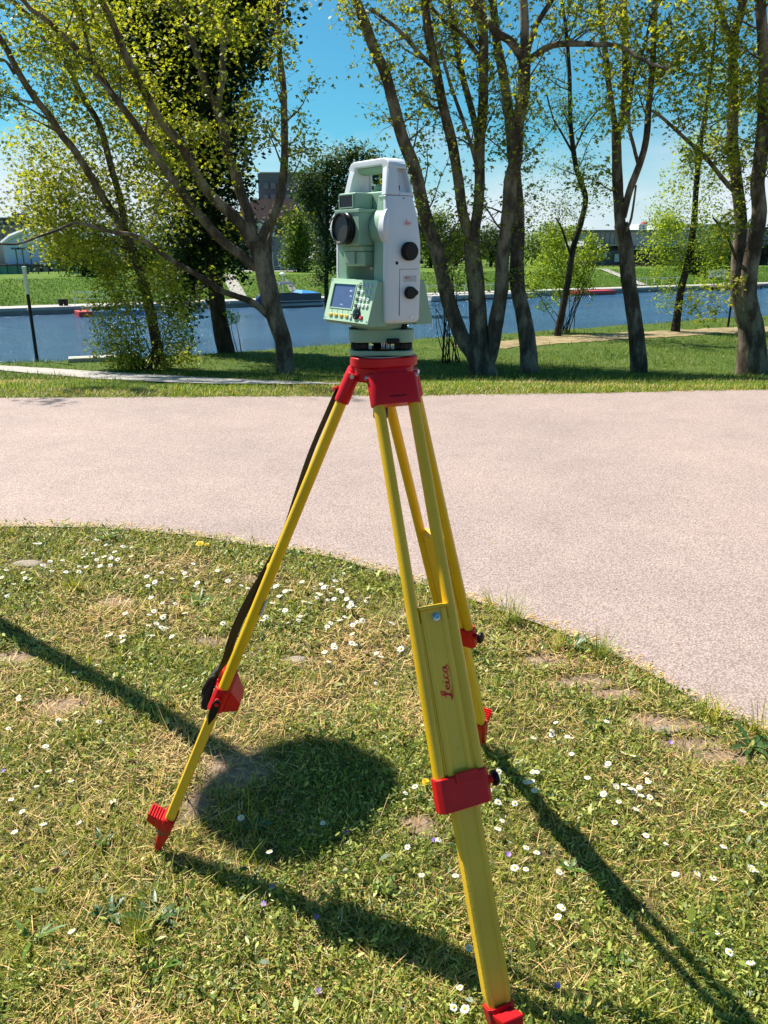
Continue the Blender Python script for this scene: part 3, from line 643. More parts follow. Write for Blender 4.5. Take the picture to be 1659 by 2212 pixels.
for x, y in ((1028, 520), (1040, 470), (1000, 450), (990, 360), (1035, 330), (1045, 250), (1040, 180), (1098, 470), (1105, 400), (1120, 290), (1128, 210), (1035, 420), (1020, 560), (950, 200), (895, 380), (905, 430), (920, 480), (850, 210), (780, 30), (940, 90), (1030, 600)):
    T.blob(P3(x, y, YT - .35), .22, 9, .1)
root = tree_root('plane_tree', 1047, 818, YT, 'many-stemmed plane tree with splayed trunks directly right of the instrument', group=GP); local(root, T); nleaf += T.finish(root, M['plane_bark'], M['leaf'])
# single leaning plane beside it
T = Tree(); T.per = 1.7
T.limb([(1145, 820), (1140, 744), (1130, 679), (1119, 627), (1116, 575), (1119, 510), (1116, 420), (1106, 310), (1098, 234), (1086, 156), (1073, 91), (1064, -5)], 38, 16, YT + .3, 1.2, base=True, n=12, ext=4, start=.45)
root = tree_root('plane_tree', 1145, 820, YT, 'single pale-barked plane trunk standing right beside the many-stemmed tree', group=GP); local(root, T); nleaf += T.finish(root, M['plane_bark'], M['leaf'])
# plane tree with a two-way fork
T = Tree(); T.per = 3.2; T.dm = 3.2
T.limb([(1381, 805), (1375, 731), (1367, 666), (1357, 601), (1352, 536), (1341, 484)], 34, 30, YT + .2, 0, base=True, n=12, br=.25, start=.7)
T.limb([(1340, 490), (1336, 432), (1333, 370), (1331, 286)], 24, 20, YT + .2, .2)
T.limb([(1331, 290), (1315, 182), (1305, 91), (1295, 0)], 13, 12, YT + .4, .4, ext=3.5)
T.limb([(1333, 290), (1347, 247), (1352, 130), (1349, 52), (1347, -5)], 16, 15, YT + .4, .2, ext=4)
T.limb([(1345, 470), (1360, 412), (1383, 351), (1396, 299), (1401, 234), (1409, 156), (1412, 78), (1415, -5)], 16, 11, YT + .2, -.3, ext=3.5)
T.limb([(1378, 352), (1370, 320), (1358, 262), (1366, 180), (1392, 100), (1408, 30)], 8, 6, YT, -.5)
T.limb([(1352, 500), (1364, 470), (1374, 400)], 6, 4, YT, -.2, br=.4)
for x, y, r, k in ((1300, 250, .5, 40), (1440, 150, .6, 80), (1290, 400, .5, 40), (1320, 60, .5, 50)): T.blob(P3(x, y, YT - .3), r, k)
root = tree_root('plane_tree', 1381, 805, YT, 'upright plane tree forking in two, with smooth grey trunk, second from right', group=GP); local(root, T); nleaf += T.finish(root, M['plane_bark'], M['leaf'])
# stout plane at the right edge
T = Tree(); T.per = 3.8; T.dm = 3.6
T.limb([(1624, 805), (1623, 718), (1610, 650), (1600, 600)], 62, 40, YT, 0, base=True, n=14, br=0)
T.limb([(1608, 700), (1594, 640), (1594, 562), (1600, 480), (1592, 400), (1582, 312), (1583, 234), (1583, 160), (1583, 90), (1602, 20), (1606, -5)], 30, 19, YT, .3, n=11, ext=4)
T.limb([(1583, 95), (1565, 50), (1548, -5)], 13, 11, YT + .2, .2, ext=3)
T.limb([(1632, 720), (1617, 640), (1619, 588), (1628, 536), (1640, 458), (1636, 400), (1643, 338), (1652, 208), (1649, 104), (1643, -5)], 36, 22, YT - .1, -.4, n=12, ext=4)
T.limb([(1592, 420), (1560, 385), (1534, 351), (1508, 325), (1474, 294), (1435, 258), (1409, 239)], 11, 6, YT, -.9)
T.limb([(1590, 560), (1575, 520), (1556, 490), (1540, 470)], 7, 4, YT, -.3)
for x, y, r, k in ((1540, 120, .6, 120), (1590, 170, .6, 130), (1480, 110, .6, 90), (1640, 260, .5, 60), (1560, 200, .5, 90), (1520, 40, .5, 60), (1480, 230, .5, 40)): T.blob(P3(x, y, YT - .4), r, k)
for x, y in ((1500, 650), (1520, 690), (1535, 640), (1480, 650), (1560, 660), (1580, 610)): T.blob(P3(x, y, YT - .2), .22, 16, .08)
root = tree_root('plane_tree', 1624, 805, YT, 'stout two-stemmed plane tree at the right edge, with knot holes', group=GP); local(root, T); nleaf += T.finish(root, M['plane_bark'], M['leaf'])
# dark poplar
T = Tree(); T.dm = 3.6; YP = 21.5
T.limb([(490, 764), (476, 700), (467, 631), (464, 540), (455, 400), (445, 200), (435, 0)], 36, 20, YP, 0, base=True, n=12, ext=6, br=.3, start=.5)
for x, y, r in [(430, -60, 1.7), (430, 40, 1.5), (500, 60, .9), (350, 40, .9), (540, 30, .6), (430, 130, 1.4), (380, 150, .8), (520, 130, .7), (550, 135, .35), (440, 230, 1.2), (400, 330, 1.0), (460, 330, 1.0), (500, 280, .7), (430, 420, 1.1), (470, 480, .9), (400, 500, 1.0), (440, 560, .8), (400, 610, .8), (500, 560, .55), (390, 660, .5), (350, 330, .6), (520, 400, .4), (520, 500, .45), (340, 230, .5)]:
    T.blob(P3(x, y, YP + random.uniform(-.3, .6)), r, int(520 * r * r), .16)
for k in range(13): T.blob(P3(430 + random.uniform(-90, 90), -180 - k * 60, YP + random.uniform(-1.2, 1.2)), 1.9, 520, .3)
for k in range(16): T.blob(P3(random.uniform(230, 400), random.uniform(-420, -40), YP + random.uniform(-.5, 2.2)), 1.5, 330, .3)
for k in range(14): T.blob(P3(random.uniform(290, 420), random.uniform(-140, 120), YP + random.uniform(-.6, 1.4)), 1.3, 330, .24)
for k in range(5): T.blob(P3(random.uniform(500, 560), random.uniform(-120, 40), YP + random.uniform(-.6, 1.)), 1.1, 240, .24)
for k in range(6): T.blob(P3(random.uniform(300, 380), random.uniform(40, 260), YP + random.uniform(0, 1.5)), .9, 150, .2)
root = tree_root('poplar_tree', 490, 764, YP, 'tall dark-leaved tree with black trunk behind the left plane tree'); local(root, T); nleaf += T.finish(root, M['dark_bark'], M['leaf_d'], .135, False)
# slender dark tree and leafy sapling on the water's edge
T = Tree(); T.per = 3; T.dm = 3.5; Y9 = 26.
T.limb([(1206, 712), (1221, 640), (1230, 588), (1238, 536), (1254, 484), (1265, 432), (1257, 400), (1245, 364), (1237, 312), (1232, 260), (1230, 160), (1222, 60), (1212, -5)], 15, 7, Y9, 0, base=True, n=8, ext=3, br=.8, start=.4, lmul=1.5)
T.limb([(1236, 560), (1222, 520), (1212, 490), (1200, 470)], 6, 3, Y9, -.4, br=.8)
T.limb([(1237, 330), (1215, 290), (1195, 255), (1180, 200)], 5, 3, Y9, -.4, br=1.)
T.limb([(1238, 330), (1262, 280), (1290, 240), (1320, 225)], 5, 3, Y9, .4, br=1.)
for x, y, r, k in ((1180, 470, .9, 190), (1150, 430, .7, 110), (1250, 400, .7, 60), (1290, 420, .7, 70), (1200, 330, .8, 60), (1170, 520, .6, 90)): T.blob(P3(x, y, Y9 + .4), r, k, .14)
root = tree_root('slender_tree', 1206, 712, Y9, 'slender dark crooked tree at the river edge in front of the bright shrub', group=None); local(root, T); nleaf += T.finish(root, M['dark_bark'], M['leaf_g'], .07, False)
T = Tree(); T.per = 4; T.dm = 3.4; Y10 = 28.
T.limb([(1462, 690), (1471, 627), (1482, 583), (1492, 536), (1500, 471), (1503, 416), (1513, 312), (1521, 260), (1529, 208), (1540, 120), (1545, 60)], 17, 6, Y10, 0, base=True, n=8, ext=2, br=.7, start=.4, lmul=1.3)
for x, y, r, k in ((1440, 500, .8, 260), (1420, 540, .7, 210), (1450, 580, .8, 250), (1500, 510, .8, 230), (1540, 540, .8, 240), (1560, 480, .8, 190), (1450, 430, .7, 130), (1510, 440, .7, 130), (1480, 360, .8, 90), (1540, 380, .8, 120), (1440, 640, .5, 80), (1530, 600, .6, 150), (1570, 600, .5, 90), (1430, 470, .5, 120), (1500, 300, .7, 60)): T.blob(P3(x, y, Y10 + random.uniform(-.5, .5)), r, k, .12)
root = tree_root('riverside_tree', 1462, 690, Y10, 'dark-trunked tree with bright yellow-green crown at the river edge, right side'); local(root, T); nleaf += T.finish(root, M['dark_bark'], M['leaf_b'], .085, False)
# shrubs
def shrub(name, x, y, Y, bl, leafm, label, stems=8, size=.07, palm=False, clump=.09, ht=1.4):
    T = Tree(); T.dm = 3.2; b = P3(x, y, Y); b.z = tz(b.x, b.y)
    for k in range(stems):
        c = random.choice(bl); e = P3(c[0] + random.uniform(-8, 8), c[1], Y); s0 = b + Vector((random.uniform(-.25, .25), random.uniform(-.2, .2), 0)); mid = (s0 + e) / 2 + Vector((random.uniform(-.1, .1), 0, random.uniform(0, .25)))
        T.wood.tube(catmull([s0, mid, e], 4), [max(.016 * (1 - i / 10), .004) for i in range(9)], 4, cap=False)
    for c in bl: T.blob(P3(c[0], c[1], Y + random.uniform(-.3, .3)), c[2], c[3], clump)
    root = empty(name, b, 0, label, 'shrub'); local(root, T); return T.finish(root, M['dark_bark'], leafm, size, palm, leafname='foliage')
nleaf += shrub('bright_shrub', 1225, 692, 27.5, [(1200, 560, .7, 420), (1170, 590, .6, 300), (1240, 580, .6, 330), (1150, 620, .35, 120), (1270, 560, .5, 230), (1210, 630, .5, 220), (1280, 520, .25, 80), (1300, 545, .2, 50), (1190, 510, .5, 260), (1260, 620, .4, 120), (1175, 660, .2, 40), (1235, 500, .3, 120)], M['leaf_b'], 'bright yellow-green shrub with many thin stems at the river edge behind the slender dark tree', 16, .085)
nleaf += shrub('willowy_shrub', 318, 796, 17., [(270, 700, .5, 300), (240, 760, .4, 210), (300, 640, .5, 300), (250, 640, .4, 190), (380, 690, .45, 260), (360, 770, .4, 220), (290, 770, .4, 230), (220, 690, .3, 90), (400, 770, .25, 110), (330, 580, .5, 260), (230, 600, .4, 150), (215, 740, .2, 50), (370, 620, .4, 200), (205, 655, .2, 40), (270, 780, .3, 140), (390, 740, .3, 120)], M['leaf'], 'wild yellow-green bush round the foot of the far left plane tree', 26, .065, False, .08)
nleaf += shrub('reddish_shrub', 975, 675, 18.5, [(975, 560, .4, 90), (960, 600, .4, 80), (990, 520, .35, 70), (965, 640, .3, 50), (1000, 600, .3, 40), (955, 510, .3, 50), (940, 665, .15, 20)], M['leaf_r'], 'reddish twiggy shrub seen between the splayed trunks right of the instrument', 14, .05, False, .1)
nleaf += shrub('small_shoot', 500, 700, 21.2, [(505, 690, .12, 45), (495, 678, .1, 30)], M['leaf_b'], 'small bright green shoot on the side of the dark trunk', 3, .06, False, .06)
# far-bank trees
def far_tree(name, x, y, Y, bl, leafm, label, size=.3, tw=8, group=None, dens=1.):
    T = Tree(); T.dm = 3.4; p = P3(x, y, Y); top = min(c[1] for c in bl)
    T.limb([(x, y), (x + 2, (y + top) / 2), (x, top + 10)], tw, tw * .4, Y, 0, base=True, n=7, br=0, sub=3)
    for c in bl:
        r = c[2] * Y / F_PX; T.blob(P3(c[0], c[1], Y + random.uniform(-.4, .4) * r), r, int(c[2] ** 2 * .40 * dens), size * 1.3)
        T.wood.tube([P3(x, (y + c[1]) / 2, Y), P3(c[0], c[1], Y)], [.08, .03], 4, cap=False)
    root = empty(name, (p.x, p.y, tz(p.x, p.y)), 0, label, 'tree', group); local(root, T); return T.finish(root, M['dark_bark'], leafm, size, False)
GF = 'trees on the far bank'
nleaf += far_tree('far_bank_tree', 645, 592, 92, [(645, 490, 28), (640, 530, 30), (660, 560, 26), (630, 560, 22), (655, 520, 26), (640, 470, 16)], M['leaf_g'], 'rounded green tree on the far bank, left of the instrument', .28, group=GF, dens=1.3)
nleaf += far_tree('far_bank_tree', 705, 612, 64, [(700, 360, 34), (740, 350, 30), (720, 410, 42), (690, 450, 30), (750, 420, 34), (710, 500, 38), (700, 560, 30), (730, 560, 30), (690, 600, 16), (780, 380, 34), (800, 350, 30), (820, 400, 26), (765, 330, 20), (680, 410, 20), (655, 385, 24), (668, 440, 22), (650, 420, 16)], M['leaf_m'], 'tall dark green tree on the far bank directly behind the instrument', .2, 9, group=GF, dens=1.)
nleaf += far_tree('far_bank_tree', 930, 585, 115, [(930, 500, 30), (950, 480, 26), (915, 530, 26), (960, 530, 30), (905, 490, 20), (990, 510, 26), (940, 560, 20)], M['leaf_g'], 'dense green tree on the far bank just right of the instrument', .32, group=GF, dens=1.3)
nleaf += far_tree('far_bank_tree', 1060, 582, 122, [(1050, 520, 26), (1085, 510, 24), (1070, 550, 22), (1110, 530, 24), (1020, 540, 20)], M['leaf_d'], 'dark tree on the far bank behind the many-stemmed plane', .32, group=GF, dens=1.2)
nleaf += far_tree('far_bank_tree', 180, 606, 76, [(170, 540, 30), (140, 560, 24), (210, 550, 28), (190, 580, 22), (150, 520, 22), (120, 545, 14), (225, 575, 18)], M['leaf_g'], 'leafy tree on the far bank beside the white hall', .26, group=GF, dens=1.3)
nleaf += far_tree('far_bank_tree', 300, 604, 80, [(290, 540, 36), (340, 550, 34), (250, 570, 26), (320, 580, 28)], M['leaf_d'], 'dark tree on the far bank behind the leafy far left plane', .28, group=GF)
nleaf += far_tree('far_bank_tree', 1150, 580, 130, [(1150, 520, 22), (1180, 510, 24), (1200, 540, 24), (1165, 550, 22)], M['leaf_g'], 'green tree on the far bank behind the bright shrub', .32, group=GF)
nleaf += far_tree('far_bank_tree', 1440, 580, 150, [(1430, 490, 20), (1450, 475, 22), (1465, 500, 18), (1440, 520, 22)], M['leaf_b'], 'bright green tree rising beyond the far bank pavilion roof', .36, group=GF, dens=1.2)
for i, (x, Y, hh, mm, lab) in enumerate(((985, 128, 500, 'leaf_m', 'dark tree on the far bank seen between the first two splayed trunks'), (1060, 140, 492, 'leaf_g', 'green tree on the far bank seen between the splayed trunks and the pale trunk'), (1205, 150, 505, 'leaf_m', 'dark tree on the far bank left of the pavilion'), (1262, 146, 512, 'leaf_g', 'low green tree on the far bank at the left end of the pavilion'), (880, 118, 470, 'leaf_m', 'dark tree on the far bank half hidden behind the instrument'), (400, 96, 520, 'leaf_m', 'dark tree on the far bank behind the black trunk'), (530, 104, 500, 'leaf_g', 'green tree on the far bank left of the grey block'), (1500, 112, 520, 'leaf_m', 'dark tree on the far bank in front of the pavilion, beside the riverside tree'), (1545, 118, 508, 'leaf_g', 'green tree on the far bank left of the right edge plane tree'), (20, 100, 545, 'leaf_m', 'low dark tree on the far bank at the left edge'))):
    nleaf += far_tree('far_bank_tree', x, 586 - (Y - 90) * .12, Y, [(x, hh + 14, 20), (x - 18, hh + 34, 20), (x + 18, hh + 30, 21), (x, hh + 48, 24), (x - 24, hh + 58, 15), (x + 24, hh + 56, 16)], M[mm], lab, .3, group=GF, dens=1.1)
nleaf += far_tree('far_bank_tree', 1620, 580, 135, [(1610, 530, 26), (1650, 520, 26), (1580, 550, 22), (1640, 560, 20), (1700, 540, 34)], M['leaf_d'], 'dark tree on the far bank behind the right edge plane tree', .34, group=GF)
# distant belt of trees closing the horizon
P = []
for k in range(900):
    X = random.uniform(-190, 260); Y = 205 + X * .35 + random.uniform(0, 22); hh = 5.5 + 4.5 * float(vnoise(X, 0, .06, 3)) ; 
    P.append(np.array([X, Y, -.9])[None] + np.stack([rng.normal(0, 1.8, 46), rng.normal(0, 1.8, 46), np.abs(rng.random(46)) ** .7 * hh * random.uniform(.6, 1.1)], 1))
P = np.concatenate(P); Vv, Q = leaves(P, rng.uniform(.5, 1.1, len(P)), False)
tag(quads_mesh('distant_wood', Vv, Q, M['leaf_g']), 'distant belt of trees along the horizon behind the buildings', 'wood', kind='stuff')
print('leaves', nleaf)
# ------------------------------------------------------------------ far bank: quay, buildings, boats
FD = Vector((.863, .505, 0)); FN = Vector((-.505, .863, 0)); FO = Vector((-29, 60, 0))
def FB(s, r, z=0.): return FO + FD * s + FN * r + Vector((0, 0, z))       # along the quay, back from it, height
def s_at(px, r, z=-2.7):
    """distance along the bank of the line seen at print column px"""
    k = (px - 829.5) / F_PX                                            # X / forward = k at height z
    A_ = FO + FN * r; h = (z - CAM_H) * SP
    return (k * (A_.y * CP - h) - A_.x) / (FD.x - k * FD.y * CP)
FANG = math.atan2(.505, .863)
def fbox(mb, s0, s1, r0, r1, z0, z1, mi=0):
    p = [FB(s0, r0, z0), FB(s1, r0, z0), FB(s1, r1, z0), FB(s0, r1, z0), FB(s0, r0, z1), FB(s1, r0, z1), FB(s1, r1, z1), FB(s0, r1, z1)]
    mb.hexa(p, mi); return mb
def rebase(mb, o): mb.v = [(v[0] - o.x, v[1] - o.y, v[2] - o.z) for v in mb.v]; return mb
def part(name, m, root, *boxes, bevel=0):
    mb = MB()
    for b in boxes: fbox(mb, *b)
    rebase(mb, root.location); return mb.build(name, m, root, bevel=bevel)
# quay: slabs along the water
q = empty('quay_wall', FB(60, 0, -2.7), 0, 'long pale concrete quay edging the far bank of the river', 'quay')
part('wall', M['concrete_d'], q, (-60, 200, -.35, 0, -4.2, -2.86))
part('deck', M['concrete'], q, (-60, 200, .3, 3.2, -4.0, -2.69))
sl = MB(); fbox(sl, 0, 3.94, -.40, .28, -2.858, -2.64); me0 = None
for k in range(62):
    s0 = -42 + k * 4.0
    if me0 is None:
        sl.v = [tuple(Vector(v) - FO) for v in sl.v]; o = sl.build('coping_slab', M['concrete'], q); me0 = o.data
    else: o = inst('coping_slab', me0, q)
    o.location = FO + FD * s0 + Vector((0, 0, random.uniform(-.015, .015))) - q.location
# buildings
Mw = mat('pale_grey_render', (.40, .41, .43), .8, var=.08, vscale=.6); Mwin = mat('dark_window_glass', (.025, .035, .05), .12, spec=.8)
Mwin2 = mat('blue_green_window_glass', (.07, .13, .15), .12, spec=.8); Mdk = mat('dark_facade', (.05, .045, .05), .7, var=.2, vscale=.8)
Mtan = mat('tan_render', (.36, .32, .28), .85, var=.1, vscale=.3); Mgrey = mat('grey_cladding', (.10, .115, .14), .6, var=.15, vscale=.25)
Mpink = mat('faded_red_panels', (.36, .15, .16), .7, var=.2, vscale=.3); Mwh = mat('white_painted_wall', (.72, .74, .78), .6, var=.06, vscale=.5)
Mblu = mat('blue_grey_wall', (.15, .18, .23), .6, var=.1, vscale=.4); Mbl = mat('blue_fascia', (.04, .10, .28), .5); Mwood = mat('brown_timber', (.16, .095, .06), .8, var=.3, vscale=4)
Mnet = mat('teal_netting', (.10, .30, .28), .7, var=.3, vscale=1.2); Mmetal = mat('painted_railing', (.55, .57, .58), .5); Mtent = mat('white_blue_membrane', (.50, .62, .85), .5, var=.06, vscale=.4)
GZ = -.86
def pz(y, Y):
    r = ray(829, y); return CAM_H + r.z * Y / r.y
def px_box(mb, x0, x1, yt, yb, Y, depth, mi=0, slope=0.):
    """box whose front stands at distance Y between two print columns; real size, real depth behind"""
    a = P3(x0, (yt + yb) / 2, Y); b = P3(x1, (yt + yb) / 2, Y + slope); zt, zb = pz(yt, Y), pz(yb, Y)
    d = Vector((b.x - a.x, b.y - a.y, 0)).normalized(); nn = Vector((-d.y, d.x, 0)) * depth
    a0 = Vector((a.x, a.y, 0)); b0 = Vector((b.x, b.y, 0)); zz = Vector((0, 0, 1))
    mb.hexa([a0 + zz * zb, b0 + zz * zb, b0 + nn + zz * zb, a0 + nn + zz * zb, a0 + zz * zt, b0 + zz * zt, b0 + nn + zz * zt, a0 + nn + zz * zt], mi); return mb
def building(name, label, x, Y, cat='building'):
    p = P3(x, 600, Y); return empty(name, (p.x, p.y, GZ), 0, label, cat)
def bpart(name, m, root, *bx, parent=None):
    mb = MB()
    for b in bx: px_box(mb, *b)
    rebase(mb, root.location); return mb.build(name, m, parent or root)
# apartment block far left
b = building('apartment_block', 'grey and tan apartment block with rooftop stair tower beyond the white hall', 40, 150)
bpart('wall', Mtan, b, (-120, 62, 486, 590, 150, 14)); bpart('upper_storey', Mgrey, b, (-120, 66, 472, 485.6, 151.5, 12)); bpart('roof', mat('roof_slab', (.30, .30, .31), .8), b, (-122, 68, 469.5, 471.7, 150.5, 14))
bpart('stair_tower', Mgrey, b, (25, 37, 460, 469.2, 153, 5))
for k in range(9):
    for j, (yt, yb) in enumerate(((490, 499), (505, 515), (521, 531))): 
        x0 = -60 + k * 14 + (j % 2) * 3
        if x0 < 56: bpart('window', Mwin, b, (x0, x0 + 7.5, yt, yb, 149.8, .3))
for k in range(7): bpart('upper_window', Mwin2, b, (-50 + k * 16, -41 + k * 16, 475, 483, 151.3, .3))
# white hall
b = building('white_hall', 'pale blue-white membrane sports hall with arched roof edge on the far bank', 60, 95)
mb = MB(); pr = [(12, 571), (12, 527), (30, 512), (50, 503), (72, 496), (92, 494), (112, 496), (128, 504), (128, 571)]
a = [P3(x, 571, 95) for x, y in pr]; fr = [Vector((p.x, 95 + (p.x - a[0].x) * .3, pz(y, 95))) for p, (x, y) in zip(a, pr)]
mb.loft([fr, [v + Vector((4, 30, 0)) for v in fr]]); rebase(mb, b.location); mb.build('hall_shell', Mtent, b)
mb = MB(); mb.tube([v + Vector((0, -.15, .05)) for v in fr[1:-1]], .28, 6); rebase(mb, b.location); mb.build('roof_edge', Mwh, b)
bpart('plinth', Mdk, b, (-40, 135, 571.2, 607, 94, 2)); bpart('annex', Mtan, b, (-40, 10.5, 524, 571, 96, 4))
for k in range(6): bpart('plinth_window', Mwin2, b, (14 + k * 20, 26 + k * 20, 577, 592, 93.7, .2))
# sports fence with netting
b = building('ball_court_fence', 'tall teal netting fence with thin posts along the top of the left embankment', 100, 86, 'fence')
bpart('netting', Mnet, b, (-60, 62, 575, 610, 84, .06)); bpart('netting', Mnet, b, (150, 232, 574, 608, 86, .06))
for x in range(-50, 240, 22): bpart('post', Mdk, b, (x, x + 1.6, 568, 612, 83.6, .1))
bpart('rail', Mdk, b, (-60, 240, 573.2, 574.4, 83.7, .08))
for i, x in enumerate((39, 53, 69)):
    p = P3(x, 575, 88); f = empty('floodlight_mast', (p.x, p.y, GZ), 0, ('left', 'middle', 'right')[i] + ' one of three thin floodlight masts in front of the white hall', 'mast', 'floodlight masts by the hall'); h = pz(539, 88) - GZ
    mb = MB(); mb.tube([(0, 0, 0), (0, 0, h)], .07, 6); mb.build('pole', Mgrey, f); mb = MB(); mb.box((0, 0, h + .1), (.9, .25, .2)); mb.build('lamp_head', Mgrey, f)
# grey tower block with red wing and blue-grey building with porthole
b = building('grey_block', 'tall flat-roofed grey block with a faded red wing beyond the far bank', 620, 140)
bpart('wall', Mgrey, b, (562, 692, 374, 600, 140, 20)); bpart('parapet', Mw, b, (560.5, 694, 371.5, 373.8, 139.6, 21)); bpart('red_wing', Mpink, b, (541, 636, 430, 476, 137, 2.8))
for k in range(8):
    for yt in (395, 420, 445, 470, 495, 520): 
        if (yt in (445,) and k < 5): continue
        bpart('window', Mwin, b, (569 + k * 15.5, 580 + k * 15.5, yt, yt + 13, 139.7, .3))
b = building('gabled_house', 'small white gabled house below the red wing', 560, 120)
mb = MB(); a = P3(546, 500, 120); c = P3(577, 500, 120); z0, z1, z2 = -.9, pz(490, 120), pz(480, 120)
pr = [(a.x, z0), (c.x, z0), (c.x, z1), ((a.x + c.x) / 2, z2), (a.x, z1)]; mb.prism(pr, lambda p, t: Vector((p[0], t, p[1])), 120, 128); rebase(mb, b.location); mb.build('wall', Mwh, b)
mb = MB(); mb.hexa([Vector((x, y, z)) for x, y, z in ((a.x - .4, 119.7, z1 - .1), ((a.x + c.x) / 2, 119.7, z2), ((a.x + c.x) / 2, 128.3, z2), (a.x - .4, 128.3, z1 - .1), (a.x - .4, 119.7, z1 + .15), ((a.x + c.x) / 2, 119.7, z2 + .3), ((a.x + c.x) / 2, 128.3, z2 + .3), (a.x - .4, 128.3, z1 + .15))]); mb.hexa([Vector((x, y, z)) for x, y, z in (((a.x + c.x) / 2, 119.7, z2), (c.x + .4, 119.7, z1 - .1), (c.x + .4, 128.3, z1 - .1), ((a.x + c.x) / 2, 128.3, z2), ((a.x + c.x) / 2, 119.7, z2 + .3), (c.x + .4, 119.7, z1 + .15), (c.x + .4, 128.3, z1 + .15), ((a.x + c.x) / 2, 128.3, z2 + .3))]); rebase(mb, b.location); mb.build('roof', Mgrey, b)
bpart('window', Mwin, b, (556, 565, 494, 503, 119.8, .2))
b = building('clubhouse', 'blue-grey clubhouse with round porthole window and white terrace railing', 600, 98)
bpart('wall', Mblu, b, (520, 626, 512, 600, 98, 10)); bpart('roof', Mw, b, (518, 628, 509.5, 511.7, 97.6, 11)); bpart('cladding_seam', Mgrey, b, (520.5, 625.5, 540, 540.7, 97.93, .1))
p = P3(611.5, 568, 97.9); mb = MB(); mb.lathe([(.62, .0), (.62, -.12), (.5, -.12), (.5, 0)], (p.x, p.y, p.z), (0, 1, 0), 20); rebase(mb, b.location); pf = mb.build('porthole', Mmetal, b, smooth=True)
mb = MB(); mb.lathe([(0, -.02), (.5, -.02), (.5, .02), (0, .02)], (p.x, p.y - .05, p.z), (0, 1, 0), 20); rebase(mb, b.location); mb.build('pane', Mwin, pf)
for x in (528, 546, 580): bpart('window', Mwin, b, (x, x + 9, 520, 532, 97.8, .2))
bpart('terrace', M['concrete'], b, (515, 640, 586, 590, 93, 5)); bpart('rail', Mmetal, b, (515, 640, 575, 576, 92.9, .08), (515, 640, 580, 580.7, 92.9, .08))
for k in range(9): bpart('post', Mmetal, b, (516 + k * 15, 517 + k * 15, 575, 590, 92.95, .08))
bpart('mast', Mmetal, b, (589, 590.2, 545, 588, 93.2, .1))
# long pavilion at right
b = building('river_pavilion', 'long two-storey flat-roofed pavilion with glazed upper floor on the right far bank', 1340, 135)
bpart('upper_wall', Mw, b, (1262, 1660, 500, 531, 134, 14)); bpart('roof', Mgrey, b, (1255, 1668, 496.5, 499.7, 133.2, 16)); bpart('fascia', Mbl, b, (1360, 1415, 531.3, 534.6, 133.6, 14)); bpart('lower_wall', Mdk, b, (1265, 1660, 535, 580, 135.2, 12))
for k in range(9): bpart('window', Mwin2, b, (1265 + k * 10.6, 1273.8 + k * 10.6, 503, 527, 133.8, .3))
for k, x in enumerate((1402, 1420, 1450, 1480, 1510, 1540, 1570, 1600, 1630)): bpart('window', Mwin, b, (x, x + 10, 507, 515, 133.8, .3))
bpart('storefront', Mgrey, b, (1270, 1335, 541, 572, 134.6, .5)); bpart('blind', Mwh, b, (1285, 1311, 550, 556, 134.3, .2)); bpart('blind', Mwh, b, (1328, 1338, 549, 566, 134.3, .2))
bpart('canopy', Mw, b, (1360, 1412, 537, 539.5, 130.5, 5)); 
for x in (1364, 1394, 1402, 1410): bpart('post', Mgrey, b, (x, x + 2.2, 539.7, 572, 130.7, .3))
bpart('step', Mwood, b, (1375, 1408, 571, 574, 129.5, 1)); bpart('step', Mwood, b, (1375, 1408, 567.5, 570.8, 130.6, 1))
b = building('distant_apartments', 'distant white apartment block with red chimney above the pavilion roof', 1400, 330)
bpart('wall', Mwh, b, (1376, 1428, 483.5, 600, 330, 20)); bpart('chimney', mat('red_chimney', (.5, .03, .05), .6), b, (1391.5, 1399, 479, 483.3, 329, 4))
for k in range(5): 
    for yt in (487, 492): bpart('window', Mwin, b, (1380 + k * 9, 1384 + k * 9, yt, yt + 2.6, 329.5, .4))
b = building('distant_apartments', 'distant pale apartment block with rows of windows behind the riverside tree', 1500, 300)
bpart('wall', Mwh, b, (1430, 1640, 484, 600, 300, 20))
for k in range(20): bpart('window', mat('brick_red_window_bay', (.3, .1, .09), .7) if k == 0 else bpy.data.materials['brick_red_window_bay'], b, (1434 + k * 10, 1439 + k * 10, 487, 493, 299.5, .4))
# fence, path and steps on the right embankment
b = building('timber_fence', 'low brown lattice fence in front of the pavilion', 1340, 122, 'fence')
bpart('rail', Mwood, b, (1262, 1420, 573, 574, 121.9, .1), (1262, 1420, 580, 581, 121.9, .1))
for k in range(14): bpart('post', Mwood, b, (1264 + k * 12, 1266 + k * 12, 571.5, 583, 121.95, .12))
mb = MB()
for k in range(80): x = 1264 + k * 2; px_box(mb, x, x + .45, 574, 581, 122.1, .05)
rebase(mb, b.location); mb.build('picket', Mwood, b)
def bank_path(name, s0, s1, w_, r0, r1, m, label):
    mb = MB(); A_, B_ = [], []
    for i in range(13):
        t = i / 12; s = s0 + (s1 - s0) * t; r = r0 + (r1 - r0) * t
        for L_, ds in ((A_, -w_ / 2), (B_, w_ / 2)):
            p = FB(s + ds, r); p.z = tz(p.x, p.y) + .07; L_.append(p)
    n = 13; mb.add(A_ + B_, [(i, i + 1, n + i + 1, n + i) for i in range(n - 1)]); return tag(mb.build(name, m), kind='structure')
bank_path('footpath', s_at(1390, 3.3), s_at(1300, 11, -.86), 1.3, 3.3, 12, M['path'], '')
bank_path('footpath', s_at(520, 3.3), s_at(498, 10, -.86), 1.3, 3.3, 11, M['path'], '')
